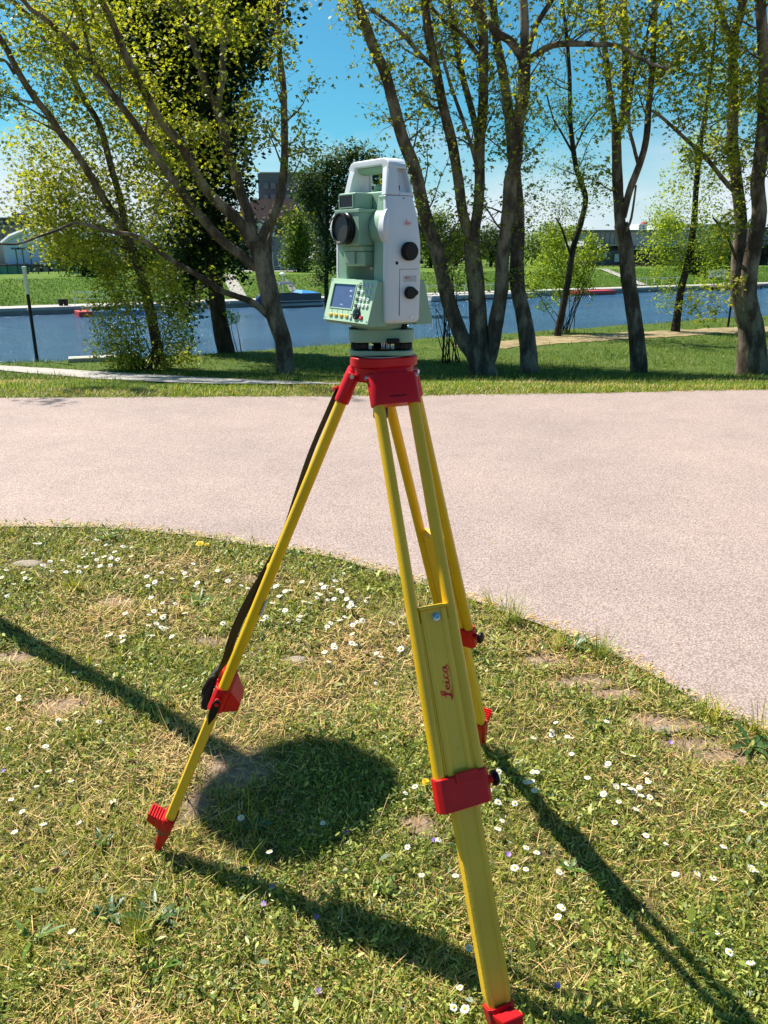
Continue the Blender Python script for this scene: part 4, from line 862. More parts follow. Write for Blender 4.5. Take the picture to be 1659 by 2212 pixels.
# moored things
def at_quay(px, r, z=WATER_Z): return FB(s_at(px, r, z), r, z)
Mr = mat('red_float_plastic', (.55, .05, .05), .45); Mb = mat('blue_float_plastic', (.05, .25, .62), .4); Mhull = mat('dark_hull', (.05, .055, .07), .4); Mal = mat('aluminium_pontoon', (.30, .31, .33), .4, .6)
def moored(name, label, cat, px, r, ang=0):
    p = at_quay(px, r); return empty(name, p, FANG + ang, label, cat)
o = moored('floating_dock', 'red and blue modular floating dock with black tyres on the far left water', 'floating dock', 181, -3.4, .0)
def cube_float(x0, x1, m, nm):
    mb = MB()
    for i in range(int((x1 - x0) / .5)):
        for j in range(4): mb.box((x0 + .25 + i * .5, -1 + .25 + j * .5, .17), (.475, .475, .44))
    return mb.build(nm, m, o, bevel=.03)
cube_float(-.5, .5, Mr, 'red_float'); cube_float(.52, 2.1, Mb, 'blue_float'); cube_float(2.3, 4.4, Mb, 'blue_float')
for x, y in ((.9, -.2), (1.3, .4), (1.7, -.4), (2.1, .3)):
    mb = MB(); mb.lathe([(.16, -.09), (.31, -.09), (.34, 0), (.31, .09), (.16, .09)], (x, y, .50), (0, .25, 1), 16); mb.build('tyre', M['black'], o, smooth=True)
o = empty('gangway', at_quay(178, -.6, -2.64), FANG, 'white gangway with handrails from quay to floating dock', 'gangway')
mb = MB(); mb.box((1.2, -.4, -.05), (2.6, .6, .08)); mb.build('deck', M['concrete'], o)
for k in range(6): mb = MB(); mb.tube([(-.4 + k * 1.1, .9, 0), (-.4 + k * 1.1, .9, 1.0)], .03, 6); mb.build('post', Mmetal, o)
mb = MB(); mb.tube([(-.4, .9, 1.), (5.2, .9, 1.)], .03, 6); mb.tube([(-.4, .9, .5), (5.2, .9, .5)], .02, 6); mb.build('rail', Mmetal, o)
for i, px in enumerate((132, 143)):
    p = at_quay(px, 1.5, -2.69); o = MB().lathe([(.16, 0), (.2, .45), (.22, .46), (.2, .5), (0, .5)], (0, 0, 0), (0, 0, 1), 12).build('planter', M['black'], loc=p, smooth=True); tag(o, ('left' if i == 0 else 'right') + ' one of two small black tubs on the far quay', 'tub', 'black tubs on the quay')
# pontoon boat with blue cover and bimini
o = moored('pontoon_boat', 'dark pontoon boat with blue cover moored beside the left plane trunk', 'boat', 628, -1.6)
for y in (-.8, .8):
    mb = MB(); mb.lathe([(0, -2.9), (.1, -2.8), (.3, -2.3), (.32, 2.0), (.22, 2.6), (.03, 3.0)], (0, y, .18), (1, 0, 0), 14); mb.build('pontoon', Mal, o, smooth=True)
MB().box((0, 0, .52), (5.2, 2.2, .1)).build('deck', Mal, o, bevel=.02); MB().box((0, -1.05, .85), (5.0, .06, .55)).build('side_panel', Mhull, o, bevel=.02); MB().box((0, 1.05, .85), (5.0, .06, .55)).build('side_panel', Mhull, o, bevel=.02)
MB().box((2.45, 0, .85), (.06, 2.1, .55)).build('bow_panel', Mhull, o); MB().hexa([Vector(v) for v in ((.6, -1.0, 1.13), (2.4, -1.0, 1.13), (2.4, 1.0, 1.13), (.6, 1.0, 1.13), (.9, -.6, 1.4), (1.9, -.5, 1.28), (1.9, .5, 1.28), (.9, .6, 1.4))]).build('blue_cover', Mb, o, bevel=.04)
for x in (-1.6, -.4): mb = MB(); mb.tube([(x, -1, 1.1), (x + .3, -1, 1.9), (x + .4, 0, 2.05), (x + .3, 1, 1.9), (x, 1, 1.1)], .025, 6); mb.build('bimini_hoop', Mal, o)
mb = MB(); mb.hexa([Vector(v) for v in ((-1.4, -1, 1.92), (.1, -1, 1.92), (.1, 1, 1.92), (-1.4, 1, 1.92), (-1.3, -.6, 2.1), (0, -.6, 2.1), (0, .6, 2.1), (-1.3, .6, 2.1))]); mb.build('folded_canopy', Mhull, o, bevel=.04)
MB().box((-2.0, 0, .8), (.8, 1.2, .5)).build('seat', M['key_w'], o, bevel=.05)
p = at_quay(564, -1.2); mb = MB(); mb.lathe([(0, -.5), (.3, -.42), (.47, -.1), (.45, .2), (.28, .5), (0, .6)], p + Vector((0, 0, .55)), (.3, 0, 1), 16); o = mb.build('mooring_buoy', mat('navy_fender', (.02, .035, .13), .4), smooth=True); tag(o, 'big navy blue fender ball beside the left plane trunk', 'buoy')
# feather flag and quay lamp
p = at_quay(645, 1.6, -2.69); o = empty('feather_flag', p, 0, 'white curved feather flag standing on the far quay', 'flag')
mb = MB(); ht = pz(600, p.y) - p.z
pole = [(-1.15 * (t ** 2.4), 0, ht * t) for t in [i / 12 for i in range(13)]]; mb.tube(pole, .025, 6); mb.build('pole', M['black'], o, smooth=True)
mb = MB(); fr = [Vector(pole[i]) + Vector((0, -.03, 0)) for i in range(1, 13)]; bk = [v + Vector((-.02 - .78 * math.sin(math.pi * (i / 11) ** .8) * .9, .02 * math.sin(i), 0)) for i, v in enumerate(fr)]
mb.add(fr + bk, [(i, i + 1, 12 + i + 1, 12 + i) for i in range(11)]); fl = mb.build('sail', mat('white_flag_cloth', (.72, .74, .78), .7, trans=.3), o)
sol = fl.modifiers.new('thick', 'SOLIDIFY'); sol.thickness = .012
mb = MB()
for i in (3, 6, 8): v = fr[i]; mb.box(v + Vector((-.35, -.045, 0)), (.3, .01, .16))
mb.build('print', M['greyink'], o)
p = at_quay(612, 1.2, -2.69); o = empty('quay_lamp', p, 0, 'thin white lamp post on the far quay beside the feather flag', 'lamp'); h = pz(593, p.y) - p.z
MB().tube([(0, 0, 0), (0, 0, h)], .04, 8).build('post', Mmetal, o); MB().lathe([(0, 0), (.2, .05), (.28, .16), (.1, .3), (0, .32)], (0, 0, h - .1), (0, 0, 1), 12).build('lamp_head', Mmetal, o, smooth=True)
# jetty with benches and small boats right of the instrument
o = moored('jetty', 'pale floating jetty with railings seen between the plane trunks', 'jetty', 1040, -1.6)
MB().box((0, 0, .35), (13, 1.6, .35)).build('deck', M['concrete'], o); MB().box((0, 0, .05), (12.6, 1.4, .24)).build('float', Mhull, o)
for k in range(12): MB().tube([(-6 + k * 1.1, .75, .5), (-6 + k * 1.1, .75, 1.4)], .03, 6).build('post', Mmetal, o)
MB().tube([(-6.2, .75, 1.4), (6.4, .75, 1.4)], .03, 6).build('rail', Mmetal, o)
def rowboat(px, r, m, label, L_=3.2, name='rowing_boat'):
    o = moored(name, label, 'boat', px, r); mb = MB(); rings = []
    for i in range(9):
        t = i / 8; x = -L_ / 2 + L_ * t; w_ = .62 * math.sin(math.pi * min(.97, .22 + .78 * (1 - t) if t > .3 else .75 + t * .1)) + .02; z = .45 + .18 * t * t
        rings.append([(x, -w_, z), (x, -w_ * .8, .08), (x, 0, -.06), (x, w_ * .8, .08), (x, w_, z), (x, w_ * .88, z - .02), (x, 0, .12), (x, -w_ * .88, z - .02)])
    mb.loft(rings); mb.build('hull', m, o, smooth=True); 
    for x in (-.6, .4): MB().box((x, 0, .36), (.25, .95, .04)).build('thwart', M['key_w'], o)
rowboat(935, -1.2, Mwh, 'small white rowing boat nearest the instrument on the far quay'); rowboat(956, -2.0, M['paper'], 'small grey-white rowing boat beside the jetty')
o = moored('red_pontoon', 'long low red pontoon moored at the quay behind the bright shrub', 'pontoon', 1280, -1.2)
MB().box((0, 0, .3), (5.6, 1.5, .34)).build('deck', Mr, o, bevel=.03); MB().box((0, 0, .02), (5.4, 1.4, .22)).build('float', Mhull, o)
o = empty('quay_railing', at_quay(1360, .2, -2.69), FANG, 'white railings where the footpath meets the right quay', 'railing')
for k in range(9): MB().tube([(-1 + k * 1.3, .1, 0), (-1 + k * 1.3, .1, 1.05)], .035, 6).build('post', Mmetal, o)
MB().tube([(-1, .1, 1.05), (9.4, .1, 1.05)], .035, 6).build('rail', Mmetal, o)
o = empty('notice_board', at_quay(1548, 2., -2.69), FANG, 'wide white notice board on legs on the right quay', 'sign')
MB().box((0, 0, 1.35), (3.6, .08, .9)).build('board', Mwh, o)
for x in (-1.5, 1.5): MB().tube([(x, .08, 0), (x, .08, 1.2)], .04, 6).build('leg', Mmetal, o)
mb = MB()
for k, x in enumerate((-1.2, -.7, -.1, .5, 1.1)): mb.box((x, -.05, 1.35), (.34, .012, .12 + .08 * (k % 2)))
mb.build('lettering', M['greyink'], o)
o = moored('timber_jetty', 'low brown timber jetty by the notice board on the right quay', 'jetty', 1590, -1.4); MB().box((0, 0, .42), (9, 1.8, .14)).build('deck', Mwood, o)
for x in (-4, -1.5, 1.5, 4): MB().tube([(x, -.7, -.6), (x, -.7, .5)], .1, 8).build('pile', Mhull, o)
# ------------------------------------------------------------------ near bank furniture
def lamp_post(x, yb, yt, Y, label, white=True):
    p = P3(x, yb, Y); gz = tz(p.x, p.y); zt = P3(x, yt, Y).z; o = empty('lamp_post', (p.x, p.y, gz), 0, label, 'lamp post', 'black posts on the near bank'); H_ = zt - gz
    zs = H_ * (.72 if white else 1.)
    MB().lathe([(.04, -.3), (.038, zs), (0, zs)], (0, 0, 0), (0, 0, 1), 14).build('post', M['black'], o, smooth=True)
    if white:
        MB().lathe([(0, zs), (.042, zs + .001), (.046, H_ - .06), (.052, H_ - .05), (.052, H_), (0, H_ + .01)], (0, 0, 0), (0, 0, 1), 16).build('lamp_tube', mat('milky_acrylic', (.62, .68, .66), .35), o, smooth=True)
lamp_post(81, 783, 576, 19., 'black bollard lamp with milky white top at far left by the water')
lamp_post(1574, 695, 590, 30., 'dark slim post at the water edge left of the right edge plane tree', False)
p = GT(146, 786); o = empty('litter_bin', (p.x, p.y + .4, tz(p.x, p.y + .4) - .1), 0, 'small green bin at the near water edge, far left', 'bin')
MB().lathe([(0, 0), (.09, 0), (.10, .16), (0, .16)], (0, 0, 0), (0, 0, 1), 16).build('body', mat('green_bin', (.02, .30, .12), .5), o, smooth=True); MB().lathe([(.108, .16), (.108, .18), (.06, .21), (0, .215)], (0, 0, 0), (0, 0, 1), 16).build('lid', mat('green_bin_lid', (.03, .38, .16), .5), o, smooth=True)
p = GT(200, 785); o = MB().box((0, 0, .02), (1.6, .45, .16)).build('concrete_slab', M['concrete'], loc=(p.x + .1, p.y + .5, tz(p.x, p.y + .5) + .02), bevel=.015); o.rotation_euler = (0, 0, .35); tag(o, 'pale concrete slab at the near water edge beside the green bin', 'slab')
# traffic sign standing just left of the frame, whose shadow falls on the lawn
p = G0(684, 1740); hgt = 2.85; off = SUN_DIR * (hgt / SUN_DIR.z); b_ = Vector((p.x + off.x, p.y + off.y, 0))
o = empty('road_sign', b_, 0, 'rounded road sign on a pole outside the left edge, casting its shadow on the lawn', 'sign')
MB().lathe([(.042, -.1), (.042, 3.1), (0, 3.11)], (0, 0, 0), (0, 0, 1), 16).build('pole', M['steel'], o, smooth=True)
nrm = Vector((-.76, .65, 0)).normalized()
tg = Vector((nrm.y, -nrm.x, 0)); ring = []
for k in range(48):
    a = 6.283 * k / 48; cx_, sy_ = math.cos(a), math.sin(a); ring.append((math.copysign(abs(cx_) ** .75, cx_) * .275, math.copysign(abs(sy_) ** .75, sy_) * .355))
mb = MB(); mb.loft([[Vector((0, 0, hgt + b)) + tg * a + nrm * h for a, b in ring] for h in (.055, .075)]); mb.build('sign_plate', M['paper'], o, bevel=.003)
# ------------------------------------------------------------------ things growing in or lying on the lawn
def daisy_mesh(k):
    rr = random.Random(k); mb = MB(); h = rr.uniform(.035, .065); n = rr.choice((16, 18, 20)); tl = rr.uniform(-.1, .35)
    mb.tube([(0, 0, 0), (.004 * rr.random(), 0, h * .5), (0, 0, h)], .0011, 4, mi=2, cap=False)
    for i in range(n):
        a = 2 * math.pi * i / n + rr.uniform(-.08, .08); L_ = rr.uniform(.0105, .0135); c, s = math.cos(a), math.sin(a); w_ = .0021; z1 = h + L_ * tl + rr.uniform(-.0008, .0008)
        mb.add([(c * .003 + s * .0009, s * .003 - c * .0009, h + .0004), (c * L_ * .8 + s * w_, s * L_ * .8 - c * w_, z1), (c * L_, s * L_, z1 - .0004), (c * L_ * .8 - s * w_, s * L_ * .8 + c * w_, z1), (c * .003 - s * .0009, s * .003 + c * .0009, h + .0004)], [(0, 1, 2, 3, 4)], 0)
    mb.lathe([(.0045, h - .001), (.0048, h + .0012), (.003, h + .0028), (0, h + .0032)], (0, 0, 0), (0, 0, 1), 8, 1)
    o = mb.build('daisy', [M['petal'], M['disc'], M['stem']]); me = o.data; bpy.data.objects.remove(o); return me
DM = [daisy_mesh(k) for k in range(6)]
def c(zx, zy, ox, oy, s): return [(ox + x / s, oy + y / s) for x, y in zip(zx, zy)]
def Z(txt, ox, oy, s):
    v = [float(t) for t in txt.replace(';', ' ').split()]; return [(ox + v[i] / s, oy + v[i + 1] / s) for i in range(0, len(v), 2)]
ZONES = [
 ('white daisy in the loose drift left of the left tripod leg, towards the road', Z('265 278 218 298 605 330 630 290 725 300 770 338 805 328 705 365 555 362 575 385 615 380 635 393 750 372 900 340 890 368 800 400 515 425 580 425 690 440 735 412 600 455 515 458 430 465 325 400 420 415 295 480 335 495 175 495 160 510 185 510 20 508 25 465 75 563 30 637 268 460 1000 437 1060 448 1068 462 1138 460 1180 437 1188 465 1238 472 1270 432 1303 492 985 490 940 503 1025 500 978 545 1062 550 1140 515 1252 535 1265 578 1340 543 1445 468 1555 495 1508 533 1585 562 1575 605 1632 580 1468 620', 0, 1080, 3.0725)),
 ('white daisy in the small clumps left of the red clamp of the left tripod leg', Z('1018 645 1025 712 1145 688 1100 690 845 740 975 775 1085 755 1085 775 1013 808 1045 825 975 838 1000 885 1245 787 1480 818 1070 853 1170 902 725 888 765 888 830 885 850 880 838 925 810 898 735 880', 0, 1080, 3.0725)),
 ('white daisy in the dense drift between the left leg and the front leg', Z('700 1848 715 1855 695 1840 700 1920 785 1905 795 1942 740 1972 625 2030 895 1820 940 1825 1040 1905 1000 1855 1035 1855 1085 1875 1105 1872 1070 1830 1155 1910 1125 1865 1170 1850 1190 1870 1265 1885 1250 1925 1005 1932 1075 1970 1105 1985 1210 1975 1305 1955 1325 1995 1300 2032 1350 2032 950 2000 910 2035 1450 1960 1500 1970 565 2100 555 2145 780 2080 800 2170 830 2150 880 2110 1125 2180 1250 2170 1365 2185 1400 2160', 432, 810, 4.0955)),
 ('white daisy scattered below the dense drift, beside the front leg', Z('30 355 275 340 480 360 548 318 370 80 465 80 405 20 1020 445 1325 460 1390 580 430 645 545 580 190 755 480 775 140 820 50 845 40 1010 1225 795 885 950 915 860 1265 725 790 1275', 702, 1296, 7.68)),
 ('white daisy in the grass right of the front leg, below the road edge', Z('155 858 190 875 50 910 300 925 348 940 240 790 345 1030 665 1010 755 1045 545 1120 597 1112 600 1232 440 1220 85 1145 830 1160 835 1190 710 1245 800 1250 880 1245 735 1310 785 1330 825 1320 570 1300 80 1250 70 1280 545 820', 1134, 1296, 3.161)),
 ('white daisy in the grass either side of the lower front leg', Z('780 125 1110 140 1000 225 825 260 730 270 1100 285 925 380 770 355 820 515 780 605 1000 760 1115 775 1015 910 940 905 1330 860 1270 910 1325 1190 1300 1235 1340 1325 20 305 135 275 190 940 455 990 285 700 75 730 515 1845 415 1980 580 2060 540 1515', 864, 1620, 3.738)),
 ('white daisy at the right side of the lawn, near the back leg shadow', Z('1355 1690 1370 1740 1330 1760 1340 1720 1545 2010 1500 1870 1545 1880 1610 1860 1600 1760 1480 1890 1440 1810 1395 1795 1630 1880 1560 1830 1640 1740 1635 2075 1570 2045 1375 1705', 0, 0, 1)),
 ('white daisy at the left edge of the lawn, below the dark shadow band', Z('40 1500 75 1690 110 1675 20 1715 55 1740 155 1690 45 1490 30 1790 90 1775 205 1555 130 1545 90 1610 230 1600 15 1570 180 1770 250 1720 165 2015 158 1440', 0, 0, 1)),
 ('white daisy standing near or in the round shadow', Z('590 1845 520 1748 700 1770', 0, 0, 1)),
]
nd = 0
for lab, pts in ZONES:
    for px, py in pts:
        p = G0(px, py, .05); 
        if p.y > float(yn(p.x)) - .02 or p.y < .9: continue
        ln = Vector((random.uniform(-.25, .25), random.uniform(-.45, -.05), 0)); s_ = random.uniform(.66, .88) * (1.3 if py < 1420 else 1)
        o = inst('daisy', random.choice(DM), None, (p.x, p.y, tz(p.x, p.y)), (ln.y * -1, ln.x, random.uniform(0, 6.28)), (s_, s_, s_)); tag(o, lab, 'daisy', 'daisies in the lawn'); nd += 1
print('daisies', nd)
def rosette(name, x, y, n, L_, w_, m, label, cat='weed', tilt=(.8, 1.4), group=None, prof=(.25, .8, 1, .7, .05), cup=.3):
    """a weed: every large leaf is a part of its own"""
    p = G0(x, y); root = empty(name, (p.x, p.y, tz(p.x, p.y)), 0, label, cat, group)
    for k in range(n):
        a = k * 2.4 + random.uniform(-.3, .3); l_ = L_ * random.uniform(.65, 1.1); t0 = random.uniform(*tilt); K = len(prof) - 1
        q = Vector((0, 0, .004)); mb = MB(); vs = []
        for i in range(K + 1):
            hw = w_ * prof[i] / 2; s = Vector((-math.sin(a), math.cos(a), 0))
            vs += [q - s * hw + Vector((0, 0, hw * cup)), q.copy(), q + s * hw + Vector((0, 0, hw * cup))]
            an = t0 + .45 * i / K; q = q + Vector((math.cos(a) * math.sin(an), math.sin(a) * math.sin(an), math.cos(an))) * l_ / K
        mb.add(vs, [(3 * i + j, 3 * i + j + 1, 3 * i + j + 4, 3 * i + j + 3) for i in range(K) for j in (0, 1)]); mb.build('leaf', m, root, smooth=True)
    return root
Mbl_ = mat('plantain_leaf', (.055, .125, .03), .4, var=.3, vscale=60, trans=.25); Mbl2 = mat('fresh_dandelion_leaf', (.12, .22, .03), .45, var=.25, vscale=60, trans=.3)
for x, y, n, L_, w_, mm, lab in [
    (330, 1995, 9, .085, .020, Mbl_, 'dark plantain rosette left of the near left foot, the larger one'), (235, 1985, 7, .07, .016, Mbl_, 'plantain rosette to the left of the larger dark one'),
    (350, 2090, 6, .06, .020, Mbl2, 'pale green broad-leaved weed at the bottom left'), (70, 2045, 4, .09, .012, Mbl2, 'long narrow leaves lying at the far left bottom'),
    (430, 1300, 8, .10, .016, Mbl2, 'fresh green dandelion leaves left of the left leg strap'), (235, 1165, 8, .10, .02, Mbl2, 'bright dandelion leaves near the road edge, upper left lawn'),
    (640, 1200, 7, .06, .018, Mbl_, 'dark broad leaves at the road edge beside the left leg'), (1280, 1570, 7, .05, .02, Mbl_, 'dark green leaves right of the front leg under the bare strip'),
    (1240, 1400, 9, .09, .014, Mbl_, 'dark leafy rosette at the right road edge between the grass tufts'), (560, 1790, 7, .05, .016, Mbl_, 'small leaves beside the left foot in the shade edge'),
    (990, 1835, 8, .05, .012, Mbl_, 'dark feathery leaves left of the front leg'), (1340, 2080, 6, .05, .018, Mbl2, 'pale leaves right of the front leg near the bottom'),
    (1620, 1620, 9, .10, .02, Mbl_, 'large dark weed at the right edge beside the road'), (220, 1830, 6, .05, .014, Mbl_, 'small plantain below the left daisies'), (830, 1930, 6, .045, .014, Mbl2, 'small leaf cluster below the round shadow'), (1230, 1880, 6, .05, .015, Mbl2, 'leaf cluster right of the front leg beside its shadow')]:
    rosette('broadleaf_weed', x, y, n, L_, w_, mm, lab)
for x, y, n, L_, lab in [
    (1105, 1345, 46, .15, 'tall dark grass tuft at the road edge right of the back leg'), (1295, 1425, 50, .15, 'spiky grass tuft overhanging the asphalt on the right'), (1200, 1400, 26, .10, 'short grass tuft between the two tall ones at the road edge'),
    (165, 1275, 46, .10, 'yellowish grass tuft among the daisies at the upper left'), (1540, 1560, 34, .13, 'grass tuft near the right end of the road edge'), (1640, 1590, 36, .16, 'long grass tuft at the far right edge'),
    (1060, 1312, 24, .11, 'grass sprigs just right of the back leg'), (300, 2040, 36, .10, 'long thin grass at the lower left beside the plantain'), (180, 1600, 20, .07, 'short grass tuft at the left below the shadow band'), (545, 1330, 18, .09, 'thin grass sprigs right of the left leg'), (1390, 2190, 26, .10, 'grass tuft at the bottom right'), (25, 1155, 22, .08, 'grass tuft at the road edge far left')]:
    p = G0(x, y); root_xy = (p.x, p.y, tz(p.x, p.y)); n_ = int(n * 1.6); L_ = L_ * 1.15
    pos = np.stack([rng.normal(0, .018, n_), rng.normal(0, .018, n_), np.full(n_, -.004)], 1)
    Vv, Q = strips(pos, rng.uniform(0, 6.283, n_), L_ * rng.uniform(.5, 1.1, n_), rng.uniform(.002, .0042, n_), rng.uniform(.05, .75, n_), rng.uniform(.1, 1., n_), (1, .95, .75, .45, .05))
    o = quads_mesh('grass_tuft', Vv, Q, M['weed'] if 'dark' in lab or 'spiky' in lab else M['grass']); o.location = root_xy; tag(o, lab, 'grass tuft')
def bloom(name, x, y, m, r, n, h, label, cat, group=None):
    p = G0(x, y, h); mb = MB(); mb.tube([(0, 0, 0), (0, 0, h)], .0012, 4, mi=1, cap=False)
    for ring, rr_ in enumerate((r, r * .7, r * .4) if n > 10 else (r,)):
        for i in range(n):
            a = 6.283 * i / n + ring * .2; c_, s = math.cos(a), math.sin(a); w_ = rr_ * 2.2 / n + .0006; z = h + .002 * ring
            mb.add([(0, 0, z), (c_ * rr_ * .7 + s * w_, s * rr_ * .7 - c_ * w_, z + .003), (c_ * rr_, s * rr_, z + .003), (c_ * rr_ * .7 - s * w_, s * rr_ * .7 + c_ * w_, z + .003)], [(0, 1, 2, 3)], 0)
    o = mb.build(name, [m, M['stem']], loc=(p.x, p.y, tz(p.x, p.y))); o.rotation_euler = (.3, 0, 0); tag(o, label, cat, group)
bloom('dandelion', 433, 1171, M['dandelion'], .022, 18, .05, 'yellow dandelion at the road edge, the larger of two', 'dandelion'); bloom('dandelion', 448, 1174, M['dandelion'], .014, 14, .045, 'smaller yellow dandelion at the road edge, right of the larger', 'dandelion'); bloom('dandelion', 919, 1685, M['dandelion'], .012, 14, .035, 'small yellow flower left of the front leg clamp', 'dandelion')
for x, y, l_ in ((588, 1914, 'violet flower right of the left foot shadow'), (570, 1950, 'small violet flower below the left foot shadow'), (684, 1976, 'violet flower at the lower centre left'), (938, 1814, 'violet flower left of the front leg'), (1098, 1840, 'violet flower right of the front leg'), (1204, 2118, 'violet flower right of the lower front leg in shade'), (8, 1663, 'violet flower at the left edge'), (748, 1800, 'violet flower in the lower round shadow'), (1447, 1607, 'pale violet flower below the right road edge'), (690, 2130, 'violet flower at the bottom centre')):
    bloom('violet', x, y, M['violet'], .0075, 5, .02, l_, 'flower', 'violet flowers in the lawn')
def pebble(name, x, y, rx_, ry_, h, m, label, cat):
    p = G0(x, y); mb = MB(); mb.loft([[(rx_ * k * (1 + .12 * math.sin(3 * a + x)) * math.cos(a), ry_ * k * (1 + .15 * math.sin(2 * a + y)) * math.sin(a), h * z) for a in [6.283 * j / 14 for j in range(14)]] for k, z in ((.9, -.6), (1, .2), (.9, .8), (.55, 1), (.05, 1.02))])
    o = mb.build(name, m, loc=(p.x, p.y, tz(p.x, p.y)), smooth=True, angle=70); tag(o, label, cat)
pebble('flat_stone', 62, 1222, .075, .045, .012, M['stone'], 'flat pale stone in the lawn near the road at the upper left', 'stone'); pebble('flat_stone', 1437, 1583, .06, .02, .012, M['stone'], 'narrow flat stone in the bare strip below the right road edge', 'stone'); pebble('flat_stone', 640, 1425, .045, .025, .008, M['stone'], 'flat stone in the bare patch between left and front legs', 'stone')
for x, y, lab in ((885, 1790, 'brown dead leaf in the bare patch left of the front leg'), (790, 1405, 'pale dead leaf near the daisies by the front leg'), (1300, 1500, 'reddish dead leaf below the right road edge'), (120, 1880, 'small dead leaf at the left of the lawn'), (605, 1745, 'crumpled dead leaf inside the round shadow'), (890, 2080, 'orange-brown dead leaf at the bottom centre'), (1245, 1990, 'red-brown dead leaf right of the front leg')):
    p = G0(x, y, .02); mb = MB(); w_ = random.uniform(.010, .016); vs = [(math.cos(a) * w_ * (1 + .3 * math.sin(3 * a)), math.sin(a) * w_ * .8, .004 * math.sin(2 * a + x)) for a in [6.283 * j / 10 for j in range(10)]]
    mb.add(vs + [(0, 0, .004)], [(j, (j + 1) % 10, 10) for j in range(10)]); o = mb.build('dead_leaf', M['deadleaf'], loc=(p.x, p.y, tz(p.x, p.y) + .016)); o.rotation_euler = (random.uniform(-.5, .5), random.uniform(-.5, .5), random.uniform(0, 6)); tag(o, lab, 'leaf')
# ------------------------------------------------------------------ script lettering "Leica" as ribbons; returns verts/faces in x (along), y (up), unit: x-height = 1
def leica_geo():
    S = [ # strokes: list of (points, width)
     ([(-.35, .15), (-.2, .0), (.1, .05), (.55, .9), (.85, 1.75), (1.0, 2.2), (.78, 2.35), (.55, 2.05), (.5, 1.4), (.48, .6), (.38, .05), (.12, -.22), (-.12, -.1), (.05, .1), (.5, -.02), (1.0, -.2)], .2),
     ([(.05, 1.25), (.5, 1.42), (1.0, 1.38)], .15),
     ([(1.05, .42), (1.45, .55), (1.62, .8), (1.5, 1.02), (1.25, .95), (1.12, .6), (1.18, .2), (1.45, .0), (1.8, .2)], .2),
     ([(1.8, .2), (2.05, .95), (1.98, .4), (2.05, .05), (2.25, .05), (2.45, .3)], .2),
     ([(2.14, 1.38), (2.2, 1.5)], .24),
     ([(3.1, .85), (2.95, 1.02), (2.68, .85), (2.55, .45), (2.68, .08), (2.95, .02), (3.2, .25)], .2),
     ([(3.95, .85), (3.75, 1.02), (3.45, .8), (3.32, .4), (3.45, .05), (3.7, .12), (3.95, .6), (4.02, .95), (3.95, .4), (4.05, .05), (4.3, .15)], .2),
     ([(.15, -.35), (1.0, -.52), (2.2, -.62), (3.4, -.52), (4.3, -.22)], .17)]
    V_, F_ = [], []
    for pts, wd in S:
        P = catmull([Vector((x, y, 0)) for x, y in pts], 5); k = len(V_)
        for i, p in enumerate(P):
            d = (P[min(i + 1, len(P) - 1)] - P[max(i - 1, 0)]).normalized(); nn = Vector((-d.y, d.x, 0)) * wd / 2 * (.55 + .45 * abs(d.y) if len(pts) > 4 else 1); nn = nn * 1.3; V_ += [p - nn, p + nn]
        F_ += [(k + 2 * i, k + 2 * i + 2, k + 2 * i + 3, k + 2 * i + 1) for i in range(len(P) - 1)]
    return [v - Vector((2.0, .7, 0)) for v in V_], F_
LV, LF = leica_geo()
# ------------------------------------------------------------------ tripod
TC = Vector((-.007, 1.62, 0)); HZ = 1.262; TOPZ = 1.2955
TR = empty('tripod', (TC.x, TC.y, 0), 0, 'yellow and red wooden survey tripod standing on the lawn at the road edge', 'tripod')
def tp(mb): return rebase(mb, TR.location)
Mmud = mat('muddy_red_plastic', (.66, .010, .014), .5, spec=.3, bump=.1, bscale=200, var=.3, vscale=30, wear=((.13, .085, .05), 38, .56))
LEGS = [(G0(335, 1845), 'L'), (G0(1045, 1612), 'B'), (G0(1107, 2350), 'F')]
# head plate: rounded triangle with slots
def rtri(rad, corner, rot=0, n=8):
    out = []
    for k in range(3):
        a = R(90) + rot + k * R(120); c_ = Vector((math.cos(a), math.sin(a))) * rad
        for i in range(n + 1): b = a - R(60) + R(120) * i / n; out.append((c_.x + math.cos(b) * corner, c_.y + math.sin(b) * corner))
    return out
az = [math.atan2(T_.y - TC.y, T_.x - TC.x) for T_, _ in LEGS]
hr = az[1] - R(90) + R(60)
def plate(mb, poly, z0, z1, mi=0, c=TC): return mb.loft([[(c.x + x, c.y + y, z0) for x, y in poly], [(c.x + x, c.y + y, z1) for x, y in poly]], mi)
mb = MB(); plate(mb, rtri(.030, .046, hr), 1.277, TOPZ); tp(mb).build('head_plate', M['red'], TR, bevel=.002, smooth=True)
mb = MB(); mb.lathe([(.052, TOPZ - .0005), (.052, TOPZ + .0012), (.030, TOPZ + .0012)], (TC.x, TC.y, 0), n=40); tp(mb).build('head_ring', M['steel'], TR, smooth=True)
mb = MB(); plate(mb, rtri(.026, .042, hr), 1.246, 1.276); tp(mb).build('head_body', M['red'], TR, bevel=.003)
mb = MB(); mb.lathe([(.012, 1.16), (.016, 1.165), (.016, 1.19), (.008, 1.195), (.008, 1.25)], (TC.x, TC.y, 0), n=20); tp(mb).build('fixing_screw', M['black'], TR, smooth=True)
